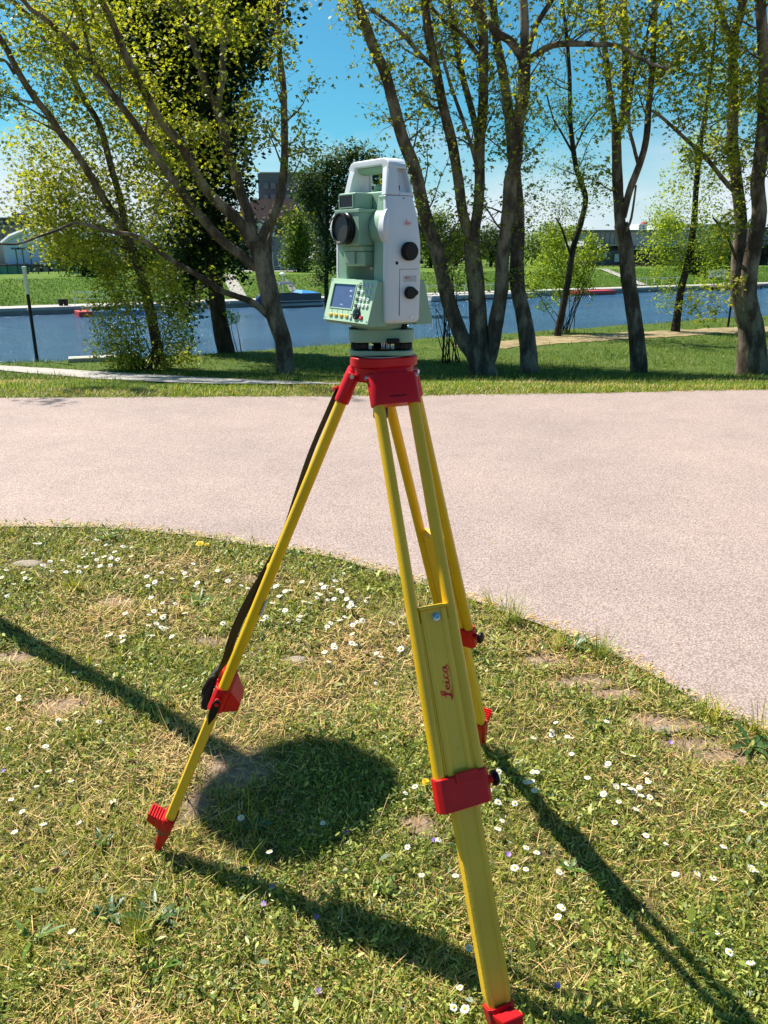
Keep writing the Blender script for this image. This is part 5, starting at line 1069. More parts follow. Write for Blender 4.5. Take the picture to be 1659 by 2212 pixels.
for T_, key in LEGS:
    d = Vector((T_.x - TC.x, T_.y - TC.y, 0)).normalized(); t = Vector((-d.y, d.x, 0))
    H0 = TC + d * .055 + Vector((0, 0, HZ)); A = (Vector((T_.x, T_.y, 0)) - H0); LL = A.length; A.normalize(); O = t.cross(A)
    if O.dot(d) < 0: O = -O
    if key == 'F' and t.x < 0: pass
    lp = lambda s, a, o_: H0 + A * s + t * a + O * o_        # along leg, across, outwards
    mb0 = lambda: MB()
    def lbox(mb, s0, s1, a0, a1, o0, o1, mi=0, a0b=None, a1b=None):
        a0b = a0 if a0b is None else a0b; a1b = a1 if a1b is None else a1b
        mb.hexa([lp(s1, a0b, o0), lp(s1, a1b, o0), lp(s1, a1b, o1), lp(s1, a0b, o1), lp(s0, a0, o0), lp(s0, a1, o0), lp(s0, a1, o1), lp(s0, a0, o1)], mi); return mb
    root = empty('leg', (0, 0, 0)); root.parent = TR
    bd = lambda mb, name, m, **k: tp(mb).build(name, m, root, **k)
    # hinge sleeve: stadium-shaped red casting
    def stad(hw, r, s, o_=0, n=8):
        out = []
        for sg in (1, -1):
            for i in range(n + 1): b = -math.pi / 2 + math.pi * i / n; out.append(lp(s, sg * (hw + math.cos(b) * r), o_ + sg * math.sin(b) * r))
        return out
    mb = mb0(); mb.loft([stad(.026, .0110, -.026, -.004), stad(.027, .0120, -.001), stad(.0375, .0145, .0), stad(.038, .0155, .003), stad(.039, .0155, .060), stad(.039, .0150, .063)]); bd(mb, 'hinge_sleeve', M['red'], smooth=True, angle=35)
    mb = mb0(); mb.hexa([lp(.01, -.028, -.012), lp(.01, .028, -.012), lp(.01, .028, .012), lp(.01, -.028, .012), H0 + Vector((0, 0, .026)) - d * .03 - t * .025, H0 + Vector((0, 0, .026)) - d * .03 + t * .025, H0 + Vector((0, 0, .024)) - d * .006 + t * .025, H0 + Vector((0, 0, .024)) - d * .006 - t * .025]); bd(mb, 'hinge_neck', M['red'], bevel=.003)
    mb = mb0(); mb.tube([lp(.004, -.058, 0), lp(.004, .058, 0)], .0045, 12); bd(mb, 'hinge_bolt', M['steel'], smooth=True)
    mb = mb0(); lbox(mb, .047, .049, -.018, .018, .0155, .0165); bd(mb, 'slot', M['black'])
    # two round poles of the upper leg, slightly splayed
    for sg in (-1, 1):
        mb = mb0(); mb.tube([lp(.058, sg * .0385, 0), lp(.40, sg * .040, 0), lp(.80, sg * .0425, 0)], [.0118, .0122, .0125], 20); bd(mb, 'pole', M['yellow'], smooth=True)
    # sliding board with fluted face
    hw, hf = .0285, .0265
    secs = [(-hw, -.009), (-hw + .006, -.0125), (hw - .006, -.0125), (hw, -.009), (hw, .009), (hw - .006, .0125), (hw - .012, .0125), (hw - .015, .0085), (-hw + .015, .0085), (-hw + .012, .0125), (-hw + .006, .0125), (-hw, .009)]
    mb = mb0(); mb.loft([[lp(s, a * k, o_) for a, o_ in secs] for s, k in ((.477, 1), (.80, 1), (1.205, .93), (1.236, .8), (1.262, .30))]); bd(mb, 'sliding_board', M['yellow_p'], bevel=.001)
    mb = mb0(); lbox(mb, .470, .4765, -hw - .002, hw + .004, -.014, .0145); bd(mb, 'board_cap', M['yellow'], bevel=.0015)
    mb = mb0(); mb.lathe([(.0082, 0), (.0082, .0015), (.0055, .002), (.0055, .006), (.0032, .0062), (.003, .003), (0, .003)], lp(.493, .004, .0087), O, 18); bd(mb, 'bolt', M['steel'], smooth=True, angle=30)
    # side strips hugging the board
    for sg in (-1, 1):
        mb = mb0(); lbox(mb, .50, .795, sg * (hw + .0006), sg * (hw + .0035), -.008, .008); bd(mb, 'guide_strip', M['yellow'])
    # red clamp
    mb = mb0(); c0, c1 = (-.0575, .0575)
    mb.loft([[lp(s, a, o_) for a, o_ in ((c0, -.010), (c0 + .008, -.018), (c1 - .008, -.018), (c1, -.010), (c1, .010), (c1 - .010, .0185), (c0 + .010, .0185), (c0, .010))] for s in (.797, .862)]); bd(mb, 'clamp', M['redplast'], bevel=.0025)
    mb = mb0(); lbox(mb, .792, .812, -.018, .030, .017, .0215); bd(mb, 'clamp_tab', M['redplast'], bevel=.0015)
    # wing screw on one side
    sg = -1 if lp(.83, 1, 0).x < lp(.83, -1, 0).x else 1
    if key == 'L': sg = -1 if t.y > 0 else 1
    mb = mb0(); mb.lathe([(.008, 0), (.008, .012), (.0055, .013), (.0055, .02)], lp(.826, sg * .0565, 0), t * sg, 14); bd(mb, 'screw_boss', M['redplast'], smooth=True)
    mb = mb0(); mb.lathe([(0, .012), (.013, .013), (.0155, .015), (.0155, .020), (.012, .023), (0, .024)], lp(.826, sg * .0565, 0), t * sg, 22)
    if key != 'L': bd(mb, 'clamp_knob', M['black'], smooth=True)
    # steel-shod foot: red casting, tread plate with ridges, point
    mb = mb0(); mb.loft([[lp(s, a * w1, o_ * w2) for a, o_ in ((-1, -.7), (-.7, -1), (.7, -1), (1, -.7), (1, .7), (.7, 1), (-.7, 1), (-1, .7))] for s, w1, w2 in ((1.232, .0285, .0165), (1.26, .0255, .0165), (1.30, .017, .0145), (1.335, .010, .010), (LL + .012, .004, .004))]); bd(mb, 'foot', Mmud, bevel=.0015)
    mb = mb0(); mb.hexa([lp(1.285, -.011, .012), lp(1.285, .011, .012), lp(1.262, .019, .052), lp(1.262, -.019, .052), lp(1.246, -.022, .012), lp(1.246, .022, .012), lp(1.240, .021, .055), lp(1.240, -.021, .055)]); bd(mb, 'tread', M['redplast'], bevel=.0015)
    mb = mb0()
    for k in range(6):
        o1 = .016 + k * .007; mb.hexa([lp(1.2445 - k * .001, -.022, o1), lp(1.2445 - k * .001, .022, o1), lp(1.2445 - k * .001, .022, o1 + .004), lp(1.2445 - k * .001, -.022, o1 + .004), lp(1.2405 - k * .001, -.022, o1), lp(1.2405 - k * .001, .022, o1), lp(1.2415 - k * .001, .022, o1 + .003), lp(1.2415 - k * .001, -.022, o1 + .003)])
    bd(mb, 'tread_ridge', M['redplast'])
    mb = mb0(); mb.lathe([(.004, 0), (.004, .002), (0, .0025)], lp(1.268, 0, .0165 * .98), O, 10); bd(mb, 'foot_rivet', M['steel'])
    if key == 'F':
        up = -A; rt = t if t.x > 0 else -t
        # lettering runs up the board: letter x axis along -A, letter y axis towards the left
        s_ = .0092; cen = lp(.622, 0, .0091) + rt * .002; mb = mb0(); mb.add([cen + up * (v.x * s_ * 1.62) - rt * (v.y * s_) for v in LV], LF)
        tp(mb); o = mb.build('maker_lettering', M['redink'], root); sm = o.modifiers.new('s', 'SOLIDIFY'); sm.thickness = .0004
    if key == 'L':
        for nm, pts, wd, m_, nrm in (('carrying_strap', [(.045, .016), (.10, .018), (.20, .019), (.30, .013), (.40, .006), (.48, .010), (.57, .021), (.66, .026), (.74, .021), (.785, .025)], .019, M['strap'], 0),):
            P = catmull([lp(s, 0.012, o_) for s, o_ in pts], 6); mb = mb0(); k_ = len(P); tw = [.5 + .9 * math.sin(math.pi * min(1, max(0, (i / k_ - .4) / .55))) for i in range(k_)]
            ring = []
            for i, p in enumerate(P): a_ = t * math.cos(tw[i]) * wd / 2 * 1. + O * math.sin(tw[i]) * wd / 2 * 1.; b_ = O * .0008; ring.append([p - a_ - b_, p + a_ - b_, p + a_ + b_, p - a_ + b_])
            mb.loft(ring); bd(mb, nm, m_, smooth=True)
        mb = mb0(); mb.loft([[lp(s, a, o_) for a, o_ in ((-.016, b0), (.018, b0), (.018, b1), (-.016, b1))] for s, b0, b1 in ((.775, .022, .031), (.80, .022, .038), (.85, .021, .041), (.88, .017, .036), (.893, .016, .031))]); bd(mb, 'strap_bundle', M['strap'], bevel=.004, smooth=True)
        mb = mb0(); mb.tube([lp(.79, .02, .028), lp(.80, .022, .038), lp(.84, .016, .043), lp(.87, .0, .039), lp(.885, -.010, .026)], .004, 8); bd(mb, 'strap_loop', M['strap'], smooth=True)
        mb = mb0(); mb.loft([[lp(s, sg * .076, a), lp(s, sg * .068, a), lp(s, sg * .068, b), lp(s, sg * .076, b)] for s, a, b in ((.815, -.003, .005), (.83, -.009, .011), (.86, -.008, .009), (.885, -.001, .001))]); bd(mb, 'clamp_lever', M['black'], bevel=.001)
        # pale sticker-like guard and side flap behind the clamp
        mb = mb0(); mb.hexa([lp(.862, -.045, -.018), lp(.862, .045, -.018), lp(.855, .03, -.052), lp(.855, -.03, -.052), lp(.80, -.045, -.018), lp(.80, .045, -.018), lp(.832, .03, -.050), lp(.832, -.03, -.050)]); bd(mb, 'clamp_hook', M['redplast'], bevel=.003)
        mb = mb0(); mb.lathe([(.0065, 0), (.0065, .003), (0, .0032)], lp(.565, -.0405, .0125), O, 14); bd(mb, 'button', M['key_w'], smooth=True)
        mb = mb0(); lbox(mb, .548, .586, .034, .050, -.0165, -.0125); bd(mb, 'sticker', M['paper'])
        mb = mb0(); mb.tube([lp(.04, .03, .018), lp(.045, .02, .024), lp(.055, .0, .026), lp(.05, -.02, .018)], .003, 8); bd(mb, 'strap_ring', M['red'], smooth=True)
# ------------------------------------------------------------------ total station: u = across (right column +), n = towards the keypad, z = height
ST = empty('total_station', (-.012, 1.62, TOPZ + .002), R(-54), 'green and white surveying total station with keypad and black telescope lens, on the tripod', 'surveying instrument'); Z0 = TOPZ + .002
def q_(u, n, z): return Vector((u, -n, z - Z0))
def sb(mb, name, m, parent=None, **k): return mb.build(name, m, parent or ST, **k)
def qbox(mb, u0, u1, n0, n1, z0, z1, mi=0): return mb.hexa([q_(u0, n0, z0), q_(u1, n0, z0), q_(u1, n1, z0), q_(u0, n1, z0), q_(u0, n0, z1), q_(u1, n0, z1), q_(u1, n1, z1), q_(u0, n1, z1)], mi)
def qplate(mb, poly, z0, z1, mi=0): return mb.loft([[q_(x, y, z0) for x, y in poly], [q_(x, y, z1) for x, y in poly]], mi)
# tribrach (its triangle is not aligned with the instrument above it)
def wtri(rad, corner, deg, n=7, waist=0.):
    out = []
    for k in range(3):
        a = R(deg + k * 120) ; a_w = a
        # world angle -> local (u, n)
        for i in range(n + 1):
            b = a_w - R(62) + R(124) * i / n; X = SHX + math.cos(a_w) * rad + math.cos(b) * corner; Y = math.sin(a_w) * rad + math.sin(b) * corner
            out.append((X * math.cos(R(54)) - Y * math.sin(R(54)), -(X * math.sin(R(54)) + Y * math.cos(R(54)))))
        if waist: b = a_w + R(60); X = SHX + math.cos(b) * waist; Y = math.sin(b) * waist; out.append((X * math.cos(R(54)) - Y * math.sin(R(54)), -(X * math.sin(R(54)) + Y * math.cos(R(54)))))
    return out
def wl(X, Y, z):
    X = X + .006; return q_(X * math.cos(R(54)) - Y * math.sin(R(54)), -(X * math.sin(R(54)) + Y * math.cos(R(54))), z)
tb = empty('tribrach', (0, 0, 0)); tb.parent = ST
DEG = -28; SHX = .006
mb = MB(); qplate(mb, wtri(.043, .028, DEG, waist=.046), 1.2985, 1.3085); sb(mb, 'base_plate', M['green'], tb, bevel=.0015)
mb = MB(); mb.lathe([(.050, 0), (.048, .0012), (.03, .0012)], wl(0, 0, 1.3087), n=40); sb(mb, 'spring_plate', M['blackgloss'], tb, smooth=True)
mb = MB(); qplate(mb, wtri(.044, .028, DEG, waist=.044), 1.3245, 1.350); sb(mb, 'upper_plate', M['green'], tb, bevel=.002)
for k in range(3):
    a = R(DEG + 120 * k); X, Y = math.cos(a) * .051, math.sin(a) * .051
    mb = MB(); n_ = 18; rings = []
    for z, rr in ((1.3085, .008), (1.311, .0185), (1.3125, .0195), (1.3215, .0195), (1.323, .0185), (1.3244, .010)):
        rings.append([wl(X + math.cos(6.283 * j / n_) * rr * (1 - .09 * (j % 3 == 0)), Y + math.sin(6.283 * j / n_) * rr * (1 - .09 * (j % 3 == 0)), z) for j in range(n_)])
    mb.loft(rings); sb(mb, 'foot_screw', M['black'], tb, smooth=True, angle=25)
    mb = MB(); mb.lathe([(.0085, 0), (.0085, .011), (.007, .0125), (0, .0126)], wl(X, Y, 1.3502), n=16); sb(mb, 'screw_cap', M['black'], tb, smooth=True)
p0 = wl(.020, -.052, 1.3295)
mb = MB(); mb.hexa([wl(x, y, z) for z in (1.3235, 1.3335) for x, y in ((.010, -.050), (.038, -.044), (.036, -.056), (.014, -.062))]); sb(mb, 'locking_lever', M['black'], tb, bevel=.002)
mb = MB(); mb.lathe([(.010, 0), (.010, .003), (.0085, .0032)], wl(-.055, -.026, 1.350), n=20); mb.lathe([(.0085, .001), (0, .0012)], wl(-.055, -.026, 1.350), n=20); sb(mb, 'circular_level', M['blackgloss'], tb, smooth=True)
mb = MB(); mb.tube([wl(.004, .01, 1.309), wl(.004, .01, 1.3244)], .004, 10); mb.tube([wl(.016, .0, 1.309), wl(.016, .0, 1.3244)], .006, 10); sb(mb, 'centre_post', M['steel'], tb, smooth=True)
# rotating base
mb = MB(); mb.lathe([(.052, 1.350 - Z0), (.056, 1.353 - Z0), (.058, 1.360 - Z0), (.066, 1.366 - Z0), (.066, 1.372 - Z0)], (0, 0, 0), n=40); sb(mb, 'alidade_base', M['green'], smooth=True, angle=35)
mb = MB(); qbox(mb, -.078, .078, -.040, .040, 1.362, 1.395); sb(mb, 'housing_base', M['green'], bevel=.003)
# green inner columns + white outer covers
LV_ = [(1.366, .0860, .0385), (1.372, .0895, .0415), (1.456, .0905, .0430), (1.516, .0900, .0420), (1.561, .0850, .0375), (1.5965, .0765, .0315)]
for sg, nm in ((1, 'r'), (-1, 'l')):
    mb = MB(); mb.loft([[q_(sg * u, n + .002, z) for u, n in ((.047, -nh * .97), (.047, nh * .97), (uo - .013, nh * .985), (uo - .013, -nh * .985))] for z, uo, nh in LV_]); sb(mb, 'column', M['green'], bevel=.002)
    mb = MB(); rings = []
    for z, uo, nh in LV_:
        i = uo - .0128
        prof = [(i, nh), (uo - .006, nh - .0005), (uo - .0022, nh - .006), (uo, nh * .38), (uo, -nh * .6), (uo - .002, -nh + .004), (uo - .006, -nh), (i, -nh)]
        rings.append([q_(sg * u, n + .002, z) for u, n in prof])
    mb.loft(rings); cover = sb(mb, 'side_cover', M['white'], smooth=True, angle=50, bevel=.0012)
    # trunnion boss with pale crescent
    mb = MB(); mb.lathe([(.0375, .044), (.0375, .0742)], q_(0, .015, 1.5400) , (sg, 0, 0), 36) ; sb(mb, 'trunnion_boss', M['green'], bevel=.002, smooth=True, angle=35)
    mb = MB(); ring = []
    for j in range(19):
        b = R(-62 + 124 * j / 18) ; th = .015 * math.cos(b * 1.35) + .0016
        for_ = lambda rr, u: q_(sg * u, .015 + math.cos(b) * rr, 1.5400 + math.sin(b) * rr)
        ring.append([for_(.0385, .0745), for_(.0385, .0745 + th), for_(.032, .0765 + th), for_(.022, .0755 + th * .6), for_(.022, .0745)])
    mb.loft(ring); sb(mb, 'crescent_cover', M['white'], smooth=True, angle=45)
# handle
HL = [(1.5975, .0765, .0315), (1.61, .0745, .0290), (1.635, .0700, .0240), (1.648, .0665, .0205)]
hd = empty('handle', (0, 0, 0)); hd.parent = ST
for sg in (1, -1):
    mb = MB(); mb.loft([[q_(sg * u, n + .002, z) for u, n in ((uo - .021, nh * .94), (uo - .006, nh), (uo - .0015, nh - .003), (uo, nh * .55), (uo, nh * .10), (uo - .006, nh * .05), (uo - .021, nh * .05))] for z, uo, nh in HL]); sb(mb, 'front_strut', M['white'], hd, smooth=True, angle=50, bevel=.001)
    mb = MB(); mb.loft([[q_(sg * u, n + .002, z) for u, n in ((uo - .021, -nh * .80), (uo, -nh * .80), (uo - .002, -nh), (uo - .021, -nh))] for z, uo, nh in HL]); sb(mb, 'rear_strut', M['white'], hd, bevel=.001)
    mb = MB(); mb.loft([[q_(sg * u, n + .002, z) for u, n in ((uo - .018, nh * .2), (uo - .012, nh * .2), (uo - .012, -nh * .9), (uo - .018, -nh * .9))] for z, uo, nh in HL]); sb(mb, 'inner_web', M['white'], hd)
    mb = MB(); mb.loft([[q_(sg * u, n + .002, z) for u, n in ((uo - .020, nh * .05), (uo - .001, nh * .05), (uo - .001, -nh * .85), (uo - .020, -nh * .85))] for z, uo, nh in ((1.5972, .0765, .0315), (1.603, .0755, .030))]); sb(mb, 'latch_block', M['white'], hd, bevel=.001)
    mb = MB(); qbox(mb, sg * .0605, sg * .0665, -.003, -.0005, 1.606, 1.615); sb(mb, 'latch', M['black'], hd)
ptsH = [(-.0665, 1.643), (-.060, 1.656), (-.050, 1.6605), (.050, 1.6605), (.060, 1.656), (.0665, 1.643), (.0665, 1.640)]
outer = [(-.068, 1.644), (-.0665, 1.653), (-.060, 1.6595), (-.050, 1.6625), (.050, 1.6625), (.060, 1.6595), (.0665, 1.653), (.068, 1.644)]; inner = [(.0465, 1.644), (.044, 1.650), (-.044, 1.650), (-.0465, 1.644)]
mb = MB(); poly = outer + inner; mb.loft([[q_(u, n, z) for u, z in poly] for n in (-.0185, -.016, .020, .0225)], cap=True); sb(mb, 'grip', M['white'], hd, bevel=.0025)
mb = MB(); mb.loft([[q_(u, n, z) for n, z in ((-.014, 1.6498), (.018, 1.6498), (.014, 1.641), (.002, 1.6375), (-.010, 1.641))] for u in (-.0435, .0435)]); sb(mb, 'grip_pad', M['green'], hd, bevel=.002)
# telescope
te = empty('telescope', (0, 0, 0)); te.parent = ST
mb = MB(); mb.loft([[q_(u, n, z) for u, z in ((-.041, 1.508), (.041, 1.508), (.041, 1.571), (-.041, 1.571))] for n in (-.060, .072)]); sb(mb, 'tube_housing', M['green'], te, bevel=.003)
mb = MB(); qbox(mb, -.0425, .0425, -.058, .0735, 1.5665, 1.5735); sb(mb, 'top_rim', M['green'], te, bevel=.001)
mb = MB(); qbox(mb, -.046, .0575, -.033, .0300, 1.5737, 1.6045); sb(mb, 'upper_housing', M['green'], te, bevel=.003)
mb = MB(); qbox(mb, -.030, .026, .030, .0715, 1.5737, 1.6025); sb(mb, 'sensor_box', M['green'], te, bevel=.003)
mb = MB(); qbox(mb, -.024, .020, .0716, .0722, 1.5775, 1.5985); sb(mb, 'sensor_window', M['glass'], te)
mb = MB(); 
for a_, b_, c_, d_ in ((-.0265, .0225, 1.5985, 1.6005), (-.0265, .0225, 1.5755, 1.5775), (-.0265, -.0242, 1.5775, 1.5985), (.0202, .0225, 1.5775, 1.5985)): qbox(mb, a_, b_, .0715, .0735, c_, d_)
sb(mb, 'window_frame', M['green'], te)
mb = MB(); mb.loft([[q_(u, n, z) for u, n in ((-.037, .062), (.039, .062), (.039, -.05), (-.037, -.05))] for z in (1.4985, 1.5075)]); sb(mb, 'lower_rim', M['green'], te, bevel=.001)
mb = MB(); mb.loft([[q_(u, n, z) for u, n in ((-w_, nf), (w_, nf), (w_, -.045), (-w_, -.045))] for z, w_, nf in ((1.470, .033, .052), (1.474, .036, .056), (1.498, .0365, .057))]); sb(mb, 'lower_housing', M['green'], te, bevel=.002)
mb = MB(); mb.loft([[q_(.0 + u, n, z) for u, n in ((-.004, .0565), (.006, .0565), (.006, .061), (-.004, .061))] for z in (1.4745, 1.498)]); sb(mb, 'rib', M['green'], te, bevel=.0015)
mb = MB(); mb.lathe([(.0245, .068), (.0285, .0725), (.0290, .078), (.0275, .080), (.0288, .0815), (.0292, .0885), (.0282, .0902), (.0262, .0902), (.0235, .086), (.0225, .079), (.0222, .0745)], q_(0, 0, 1.5385), (0, -1, 0), 44); sb(mb, 'lens_ring', M['blackgloss'], te, smooth=True, angle=40)
mb = MB(); mb.lathe([(.0226, .0775), (.015, .0792), (.007, .0802), (0, .0805)], q_(0, 0, 1.5385), (0, -1, 0), 32); sb(mb, 'lens', M['glass'], te, smooth=True)
mb = MB(); mb.lathe([(.0236, .0862), (.0226, .0785), (.0216, .0785)], q_(0, 0, 1.5385), (0, -1, 0), 32); sb(mb, 'lens_retainer', M['lens_in'], te, smooth=True)
mb = MB(); mb.tube([q_(.012, -.024, 1.6125), q_(.012, .020, 1.6125)], .0062, 18); sb(mb, 'collimator', M['green'], te, smooth=True); mb = MB(); mb.tube([q_(.012, .0202, 1.6125), q_(.012, .0208, 1.6125)], .0045, 14); sb(mb, 'collimator_eye', M['blackgloss'], te)
mb = MB(); qbox(mb, .006, .018, -.02, .016, 1.6045, 1.608); sb(mb, 'collimator_foot', M['green'], te)
mb = MB(); mb.lathe([(.022, .060), (.022, .075), (.016, .085), (.016, .095), (0, .095)], q_(0, 0, 1.5385), (0, 1, 0), 28); sb(mb, 'eyepiece', M['blackgloss'], te, smooth=True)
mb = MB(); mb.lathe([(.0035, 0), (.003, .006), (0, .0065)], q_(.022, .030, 1.470), (0, 0, -1), 12); sb(mb, 'lower_stud', M['key_w'], te, smooth=True)
# corner gusset between telescope and column
mb = MB(); mb.loft([[q_(u, n, z) for u, z in ((.050, 1.595), (.0725, 1.595), (.0725, 1.570))] for n in (.020, .0345)]); sb(mb, 'gusset', M['green'])
# side cover fittings (right)
cov = ST
U = .0902
mb = MB(); mb.lathe([(.012, 0), (.0155, .0008), (.0162, .002), (.0162, .013), (.0150, .0152), (0, .0156)], q_(U - .0005, -.004, 1.498), (1, 0, 0), 36); kn = sb(mb, 'drive_knob', M['black'], smooth=True, angle=35)
mb = MB()
for k in range(36):
    a = 6.283 * k / 36; mb.box(q_(U + .0075, -.004 + math.cos(a) * .0163, 1.498 + math.sin(a) * .0163), (.010, .0012, .0012))
sb(mb, 'knurling', M['black'], kn)
mb = MB()
pk = [(-.011 + math.cos(R(d_)) * .0125, 1.4225 + math.sin(R(d_)) * .0125) for d_ in range(-125, 126, 14)]; pk = [(-.011 - (p[0] + .011), p[1]) for p in pk]  # round towards +n after mirroring
pk = [(-.009 + math.cos(R(d_)) * .0118, 1.4222 + math.sin(R(d_)) * .0118) for d_ in range(-130, 131, 13)] + [(-.0245, 1.4255), (-.0260, 1.4248), (-.0260, 1.4196), (-.0245, 1.4189)]
mb.loft([[q_(U + h, n, z) for n, z in pk] for h in (-.0005, .009)]); sb(mb, 'door_latch_knob', M['black'], bevel=.0015)
mb = MB()
for u_ in (.0003,):
    qbox(mb, U - .0004, U + .0003, .0135, .0145, 1.380, 1.466); qbox(mb, U - .0004, U + .0003, -.030, .0135, 1.4652, 1.466)
sb(mb, 'battery_door_seam', M['black'])
mb = MB(); mb.lathe([(.0032, 0), (.0032, .0006), (0, .0006)], q_(U - .0002, .0205, 1.477), (1, 0, 0), 14); sb(mb, 'cover_screw', M['black']); mb = MB(); mb.lathe([(.0022, 0), (.0022, .0008), (0, .0008)], q_(.0770, -.004, 1.5910), (1, 0, .15), 14); sb(mb, 'cover_screw', M['black']); mb = MB(); mb.lathe([(.0026, 0), (.0026, .0008), (0, .0008)], q_(.0898, -.016, 1.3765), (1, 0, 0), 12); sb(mb, 'cover_screw', M['steel'])
for sgn in (-1, 1): mb = MB(); qbox(mb, sgn * .083, sgn * .091, -.0435, -.039, 1.475, 1.481); sb(mb, 'side_stop', M['black'])
# sticker on the door
mb = MB(); qbox(mb, U, U + .0003, -.0255, .0045, 1.4430, 1.4535); stk = sb(mb, 'sticker', M['paper']); 
mb = MB(); 
for a_, b_, c_, d_ in ((-.0255, .0045, 1.4531, 1.4535), (-.0255, .0045, 1.4430, 1.4434), (-.0255, -.0251, 1.4434, 1.4531), (.0041, .0045, 1.4434, 1.4531)): qbox(mb, U + .0003, U + .0005, a_, b_, c_, d_)
sb(mb, 'sticker_border', M['ink'], stk)
def side_text(txt, size, n0, z0, m, parent, bold=False, u=U):
    v, f = text_geo(txt, size, bold); mb = MB(); mb.add([q_(u + .0005, n0 - p.x, z0 + p.y) for p in v], f); return sb(mb, 'lettering', m, parent)
mb = MB(); mb.lathe([(.0022, 0), (.0022, .0004), (.0008, .0004), (.0008, 0)], q_(U + .0003, -.0015, 1.4500), (1, 0, 0), 18); sb(mb, 'emblem', M['redink'], stk)
side_text('SWISS', .0030, -.0072, 1.4500, M['ink'], stk, True); side_text('Tolerance', .0028, -.0160, 1.4499, M['greyink'], stk); side_text('Division Geosystem', .0022, -.0095, 1.4462, M['ink'], stk)
s_ = .0031; mb = MB(); mb.add([q_(U - .0012 + .0005, -.0055 - v.x * s_, 1.5490 + v.y * s_ * 1.15) for v in LV], LF); lt = sb(mb, 'maker_lettering', M['redink']); lt.location.x += .0008
# keypad consoles, front and back
def console(sg, nm):
    kp = empty(nm, (0, 0, 0)); kp.parent = ST
    pr = [(.036, 1.4445), (.0565, 1.4445), (.0795, 1.3665), (.0770, 1.3595), (.036, 1.3595)]
    mb = MB(); mb.loft([[q_(u, sg * n, z) for n, z in pr] for u in (-.0785, .0785)]); sb(mb, 'console_housing', M['green'], kp, bevel=.002)
    return kp
kb = console(-1, 'rear_console'); kp = console(1, 'keypad_console')
# panel frame: origin top-left as seen by the user, ex = +u, ey down the slope
A0 = Vector((0, .0565, 1.4445)); B0 = Vector((0, .0795, 1.3665)); SL = (B0 - A0); SLn = SL.length; ey = SL.normalized(); en = Vector((0, -ey.z, ey.y)); en = en if en.y > 0 else -en
def kpt(x, y, h=0.): p = A0 + ey * y + en * (h + .0022); return q_(x, p.y, p.z)
def kbox(mb, x0, x1, y0, y1, h0, h1, mi=0): return mb.hexa([kpt(x0, y1, h0), kpt(x1, y1, h0), kpt(x1, y0, h0), kpt(x0, y0, h0), kpt(x0, y1, h1), kpt(x1, y1, h1), kpt(x1, y0, h1), kpt(x0, y0, h1)], mi)
fr_ = [(-.079, .079, -.001, .0095), (-.079, -.0645, .0095, .0565), (.0145, .079, .0095, .0565), (-.079, .079, .0565, SLn + .001)]
mb = MB()
for x0, x1, y0, y1 in fr_: kbox(mb, x0, x1, y0, y1, -.0022, 0)
sb(mb, 'panel', M['green_l'], kp)
mb = MB()
for x0, x1, y0, y1 in ((-.0665, .0165, .0082, .0095), (-.0665, .0165, .0565, .0582), (-.0665, -.0645, .0095, .0565), (.0145, .0165, .0095, .0565)): kbox(mb, x0, x1, y0, y1, 0, .0012)
sb(mb, 'screen_frame', M['green_l'], kp)
mb = MB(); kbox(mb, -.0645, .0145, .0095, .0565, -.0022, -.0012); scn = sb(mb, 'screen', M['screen'], kp)
mb = MB()
for x, y, w_, h_ in ((-.006, .020, .006, .0035), (.004, .0185, .0012, .005), (-.004, .031, .009, .0012), (-.001, .033, .004, .001), (-.030, .0485, .006, .002), (-.022, .050, .003, .001)): kbox(mb, x, x + w_, y, y + h_, -.0012, -.0009)
sb(mb, 'screen_glyph', mat('screen_glyph', (.5, .58, .75), .5), scn)
mb = MB()
for k in range(4): kbox(mb, -.0535 + k * .0195, -.0527 + k * .0195, .0598, .0672, 0, .0003)
sb(mb, 'key_line', M['ink'], kp)
def key(x, y, w_, h_, m, txt=None, ink='ink', ht=.0024, ts=.0034):
    mb = MB(); mb.loft([[kpt(x + a * w_ / 2 * k, y + b * h_ / 2 * k, h) for a, b in ((-.7, -1), (.7, -1), (1, -.6), (1, .6), (.7, 1), (-.7, 1), (-1, .6), (-1, -.6))] for h, k in ((-.0002, 1.), (ht * .8, .98), (ht, .82))])
    if txt:
        v, f = text_geo(txt, ts, True); mb.add([kpt(x + p.x, y - p.y, ht + .0002) for p in v], f, 1)
    return sb(mb, 'key', [m, M[ink]], kp, smooth=True, angle=30)
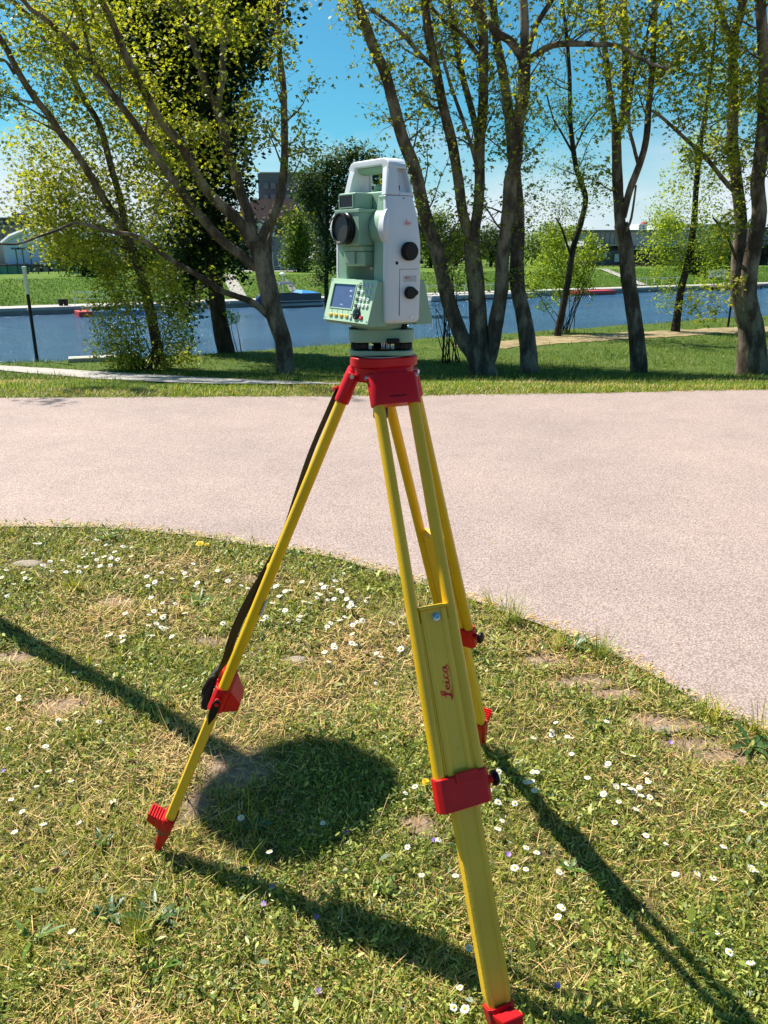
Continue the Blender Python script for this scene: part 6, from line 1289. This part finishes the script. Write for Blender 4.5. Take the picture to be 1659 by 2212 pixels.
for k in range(4): key(-.0545 + k * .0195, .0715, .0115, .0060, M['key_y'], 'F%d' % (k + 1))
lab = [['7', '8', '9'], ['4', '5', '6'], ['1', '2', '3'], ['0', '.', '+']]
for j in range(4):
    key(.0275, .0115 + j * .0125, .0085, .0068, M['key_g'], ('USER', 'PgUp', 'CE', 'ESC')[j], 'key_w', ts=.0016)
    for i in range(3): key(.0395 + i * .0125, .0115 + j * .0125, .0085, .0070, M['key_w'], lab[j][i])
mb = MB(); mb.lathe([(.0112, 0), (.0112, .003), (.0100, .0038), (0, .0038)], kpt(.0370, .0645, 0), kpt(0, 0, 1) - kpt(0, 0, 0), 28); dp = sb(mb, 'cursor_pad', M['blackgloss'], kp, smooth=True, angle=35)
mb = MB()
for a in range(4): b = a * 1.5708; c_ = Vector((.0370 + math.cos(b) * .008, .0645 + math.sin(b) * .008)); mb.add([kpt(c_.x - .0009, c_.y + .0006, .0041), kpt(c_.x + .0009, c_.y + .0006, .0041), kpt(c_.x, c_.y - .0009, .0041)], [(0, 1, 2)])
sb(mb, 'pad_arrow', M['key_w'], dp)
key(.0185, .0730, .0070, .0070, M['key_w'], None); key(.0545, .0715, .0100, .0072, M['redplast'], 'Ent', 'key_w', ts=.0028)
mb = MB(); kbox(mb, .0150, .0220, .0665, .0682, 0, .0003); kbox(mb, .024, .031, .0050, .0062, 0, .0003)
for j in range(4):
    for i in range(4): kbox(mb, .0368 + (i - .9) * .0125, .0408 + (i - .9) * .0125, .0060 + j * .0125, .0068 + j * .0125, 0, .0003)
sb(mb, 'key_caption', M['ink'], kp)
for x, y in ((-.0755, .0022), (.0750, .0025), (-.0755, SLn - .0035), (.0750, SLn - .0035)): mb = MB(); mb.lathe([(.0018, 0), (.0016, .0008), (0, .0008)], kpt(x, y, 0), kpt(0, 0, 1) - kpt(0, 0, 0), 12); sb(mb, 'panel_screw', M['steel'], kp, smooth=True)
# aerial behind the left column
mb = MB(); mb.tube([q_(-.082, -.036, 1.50), q_(-.082, -.036, 1.640)], .0055, 12); sb(mb, 'aerial', M['black'], smooth=True)
